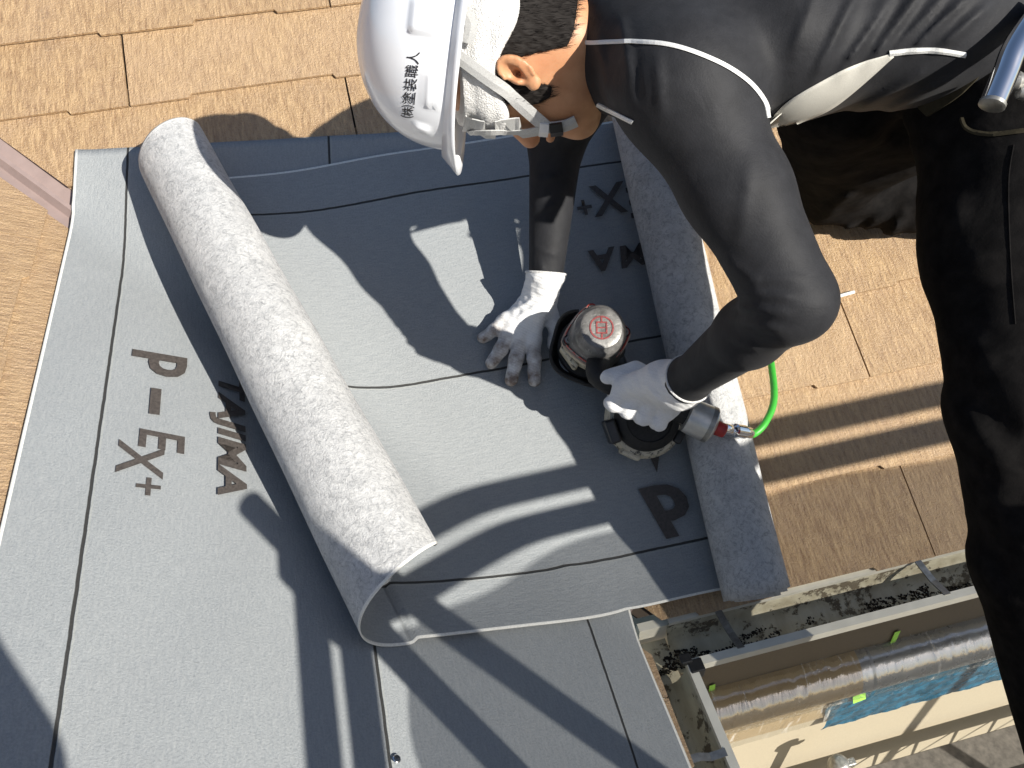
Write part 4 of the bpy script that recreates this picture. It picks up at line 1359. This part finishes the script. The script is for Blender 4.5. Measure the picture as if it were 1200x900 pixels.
# round magazine hung under the grip
Q0 = onA(757, 491, .090)
QN = (NA * .92 + FA.col[1] * -.22 + FA.col[0] * -.1).normalized()
m = MB(); m.lathe([(.0, .034), (.020, .034), (.021, .031), (.040, .031), (.042, .034), (.052, .028), (.058, .018), (.060, .0)], Q0, QN, 40); m.build('magazine', M['rubber'], nailer, True)
m = MB(); m.lathe([(.059, .004), (.067, .002), (.0715, -.006), (.0700, -.012), (.0735, -.016), (.0720, -.034), (.060, -.042), (.0, -.044)], Q0, QN, 40); m.build('magazine_ring', M['cream_worn'], nailer, True)
dq = (cdir(-.45, -1, 0) - QN * cdir(-.45, -1, 0).dot(QN)).normalized(); eq = QN.cross(dq)
m = MB(); m.box(Q0 + dq * .071 - QN * .010, eq * .020, QN * .013, dq * .006); m.build('magazine_latch', M['cream_worn'], nailer, bevel=.005)
dq2 = (cdir(-1, -.35, 0) - QN * cdir(-1, -.35, 0).dot(QN)).normalized(); eq2 = QN.cross(dq2)
m = MB(); m.box(Q0 + dq2 * .068 + QN * .004, eq2 * .022, QN * .024, dq2 * .010); m.build('feed_housing', M['black_plastic'], nailer, bevel=.004)
dq3 = (cdir(.9, -.5, 0) - QN * cdir(.9, -.5, 0).dot(QN)).normalized(); eq3 = QN.cross(dq3)
m = MB(); m.box(Q0 + dq3 * .068 - QN * .012, eq3 * .012, QN * .020, dq3 * .008); m.build('magazine_hinge', M['black_plastic'], nailer, bevel=.003)
m = MB(); m.box(C(.17) + GD * .045 + GP * .012, GD * .035, NT_ * .020, GP * .016); m.build('feed_channel', M['black_plastic'], nailer, bevel=.004)
# air hose
KE = K1 + KD * .088
hpts = spline([KE - KD * .004, KE + KD * .010, onA(897, 495, .125), onA(907, 468, .11), onA(904, 428, .08), onA(897, 390, .04), onA(892, 330, .012), onA(900, 240, .010), onA(935, 170, .010), onA(1050, 110, .010), onA(1200, 60, .010)], 10)
m = MB(); m.tube(hpts, .0066, 12)
tag(m.build('air_hose', M['hose'], smooth=True), 'bright green air hose running from the nail gun across the tiles', 'hose')

# ---------------------------------------------------------------- small things
def tool_pt(x, y, off): return cast(trousers_bv, x, y, off)[0]
t0 = dep(1163, 122, .90); t1 = dep(1192, 52, .905); t2 = dep(1225, 5, .92)
tool = empty('hand_tool', t0)
tag(tool, 'chromed steel tool handle hanging from the tool belt', 'tool')
m = MB(); m.tube(spline([t0, t0.lerp(t1, .5), t1, t2], 5), .0135, 18); m.build('handle', M['chrome'], tool, True)
m = MB(); dr = (t0 - t1).normalized(); m.lathe([(.0115, -.004), (.0140, -.002), (.0140, .002), (.0115, .0035), (.0, .0030)], t0, dr, 18); m.build('end_plug', M['steel'], tool, True)
for p, r in (((1190, 95), .012), ((1200, 108), .010)):
    m = MB(); q = dep(p[0], p[1], .94); m.lathe([(.0, r), (r * .7, r * .7), (r, 0), (r * .7, -r * .7), (.0, -r)], q, CX, 14); m.build('ratchet_knob', M['steel'], tool, True)
m = MB(); m.tube([onA(976, 349, .005), onA(1001, 342, .006)], .0036, 8)  # sun on the slate edge, built as a thin pale stick
tag(m.build('sunlit_edge_stick', M['sunlit_edge'], smooth=True), 'thin pale stick standing in for a sunlit tile edge beside the elbow', 'stick')
p = onB(465, 889, .008)
m = MB(); m.lathe([(.0, .0016), (.0045, .0014), (.006, .0), (.002, -.0015), (.0015, -.012)], p, NB, 14)
tag(m.build('roofing_nail', M['nail'], smooth=True), 'shiny flat nail head in the printed sheet below the curled end', 'nail')

# ---------------------------------------------------------------- the photographer, behind the camera
photographer = empty('person', (-.45, -1.2, .25))
tag(photographer, 'person in a dark jacket crouching on the printed sheet to take a picture', 'person')
V = Vector
ph = dict(pel=V((-.46, -1.24, .72)), che=V((-.45, -1.20, 1.14)), nek=V((-.45, -1.15, 1.34)), hed=V((-.45, -1.10, 1.48)),
          rs=V((-.28, -1.19, 1.29)), re=V((-.262, -1.035, 1.105)), rh=V((-.33, -.80, 1.30)), ls=V((-.63, -1.17, 1.29)), le=V((-.66, -.99, 1.10)), lh=V((-.44, -.79, 1.30)),
          rk=V((-.34, -1.02, .56)), rf=V((-.32, -1.22, .25)), lk=V((-.60, -.98, .64)), lf=V((-.62, -1.18, .42)))
def ph_body(P):
    ax = (V((.15, .95, -.2)).normalized(), V((-1, .15, 0)).normalized(), V((0, .2, 1)).normalized())
    h = ph['hed']
    d = smin(ell(P, h + V((0, 0, .03)), ax, (.098, .077, .105)), ell(P, h + ax[0] * .03 - V((0, 0, .06)), ax, (.06, .055, .07)), .03)
    d = smin(d, cone(P, h + ax[0] * .095 + V((0, 0, .0)), h + ax[0] * .115 - V((0, 0, .03)), .009, .013), .01)
    d = smin(d, cone(P, h - V((0, 0, .08)), ph['nek'], .058, .06), .03)
    d = smin(d, cone(P, ph['nek'], ph['che'], .08, .10), .04); d = smin(d, cone(P, ph['che'], ph['pel'], .10, .10), .04)
    for a in (('rs', 're', 'rh'), ('ls', 'le', 'lh')):
        d = smin(d, chain(P, [ph[k] for k in a], (.05, .04, .030)), .03)
        d = smin(d, ell(P, ph[a[2]] + V((0, .03, .01)), ax, (.045, .03, .04)), .015)
    for a in (('rk', 'rf'), ('lk', 'lf')): d = smin(d, chain(P, [ph['pel']] + [ph[k] for k in a], (.07, .05, .035)), .03)
    return d
def ph_jacket(P):
    d = smin(cone(P, ph['nek'] - V((0, 0, .03)), ph['che'], .10, .150), cone(P, ph['che'], ph['pel'], .150, .155), .05)
    for a in (('rs', 're', 'rh'), ('ls', 'le', 'lh')):
        w = ph[a[1]].lerp(ph[a[2]], .82)
        d = smin(d, chain(P, (ph['che'].lerp(ph['nek'], .6), ph[a[0]], ph[a[1]], w), (.09, .075, .060, .046), .02), .03)
    return d + wobble(P, 26, .005, 1.)
def ph_legs(P):
    d = cone(P, ph['pel'] - V((.05, 0, .02)), ph['pel'] + V((.05, 0, -.02)), .15, .15)
    for a in (('rk', 'rf'), ('lk', 'lf')): d = smin(d, chain(P, [ph['pel'].lerp(ph[a[0]], .2)] + [ph[k] for k in a], (.12, .085, .06), .03), .03)
    return d + wobble(P, 24, .005, 2.)
lo, hi = bounds(ph.values(), .20)
link('body', nets(ph_body, lo, hi, .012), M['skin'], photographer)
link('jacket', nets(ph_jacket, lo, hi, .012), M['shirt'], photographer)
link('trousers', nets(ph_legs, lo, hi, .014), M['trousers'], photographer)
def ph_hair(P): return smax(ell(P, ph['hed'] + V((0, -.008, .045)), (V((0, 1, 0)), V((1, 0, 0)), V((0, 0, 1))), (.108, .086, .105)), np.maximum((P[..., 1] - ph['hed'].y) - .055 - 1.2 * (P[..., 2] - ph['hed'].z - .06), ph['hed'].z - .03 - P[..., 2]), .01)
hl, hh = bounds([ph['hed']], .18)
link('hair', nets(ph_hair, hl, hh, .006), M['hair'], photographer)
for k in ('rf', 'lf'):
    p = ph[k]
    sh = nets(lambda P: cone_flat(P, p + V((0, -.04, -.045)), p + V((.0, .15, -.05)), .045, .042, NB, .8), *bounds([p, p + V((0, .16, -.05))], .1), .009)
    link('shoe', sh, M['shoe'], photographer)
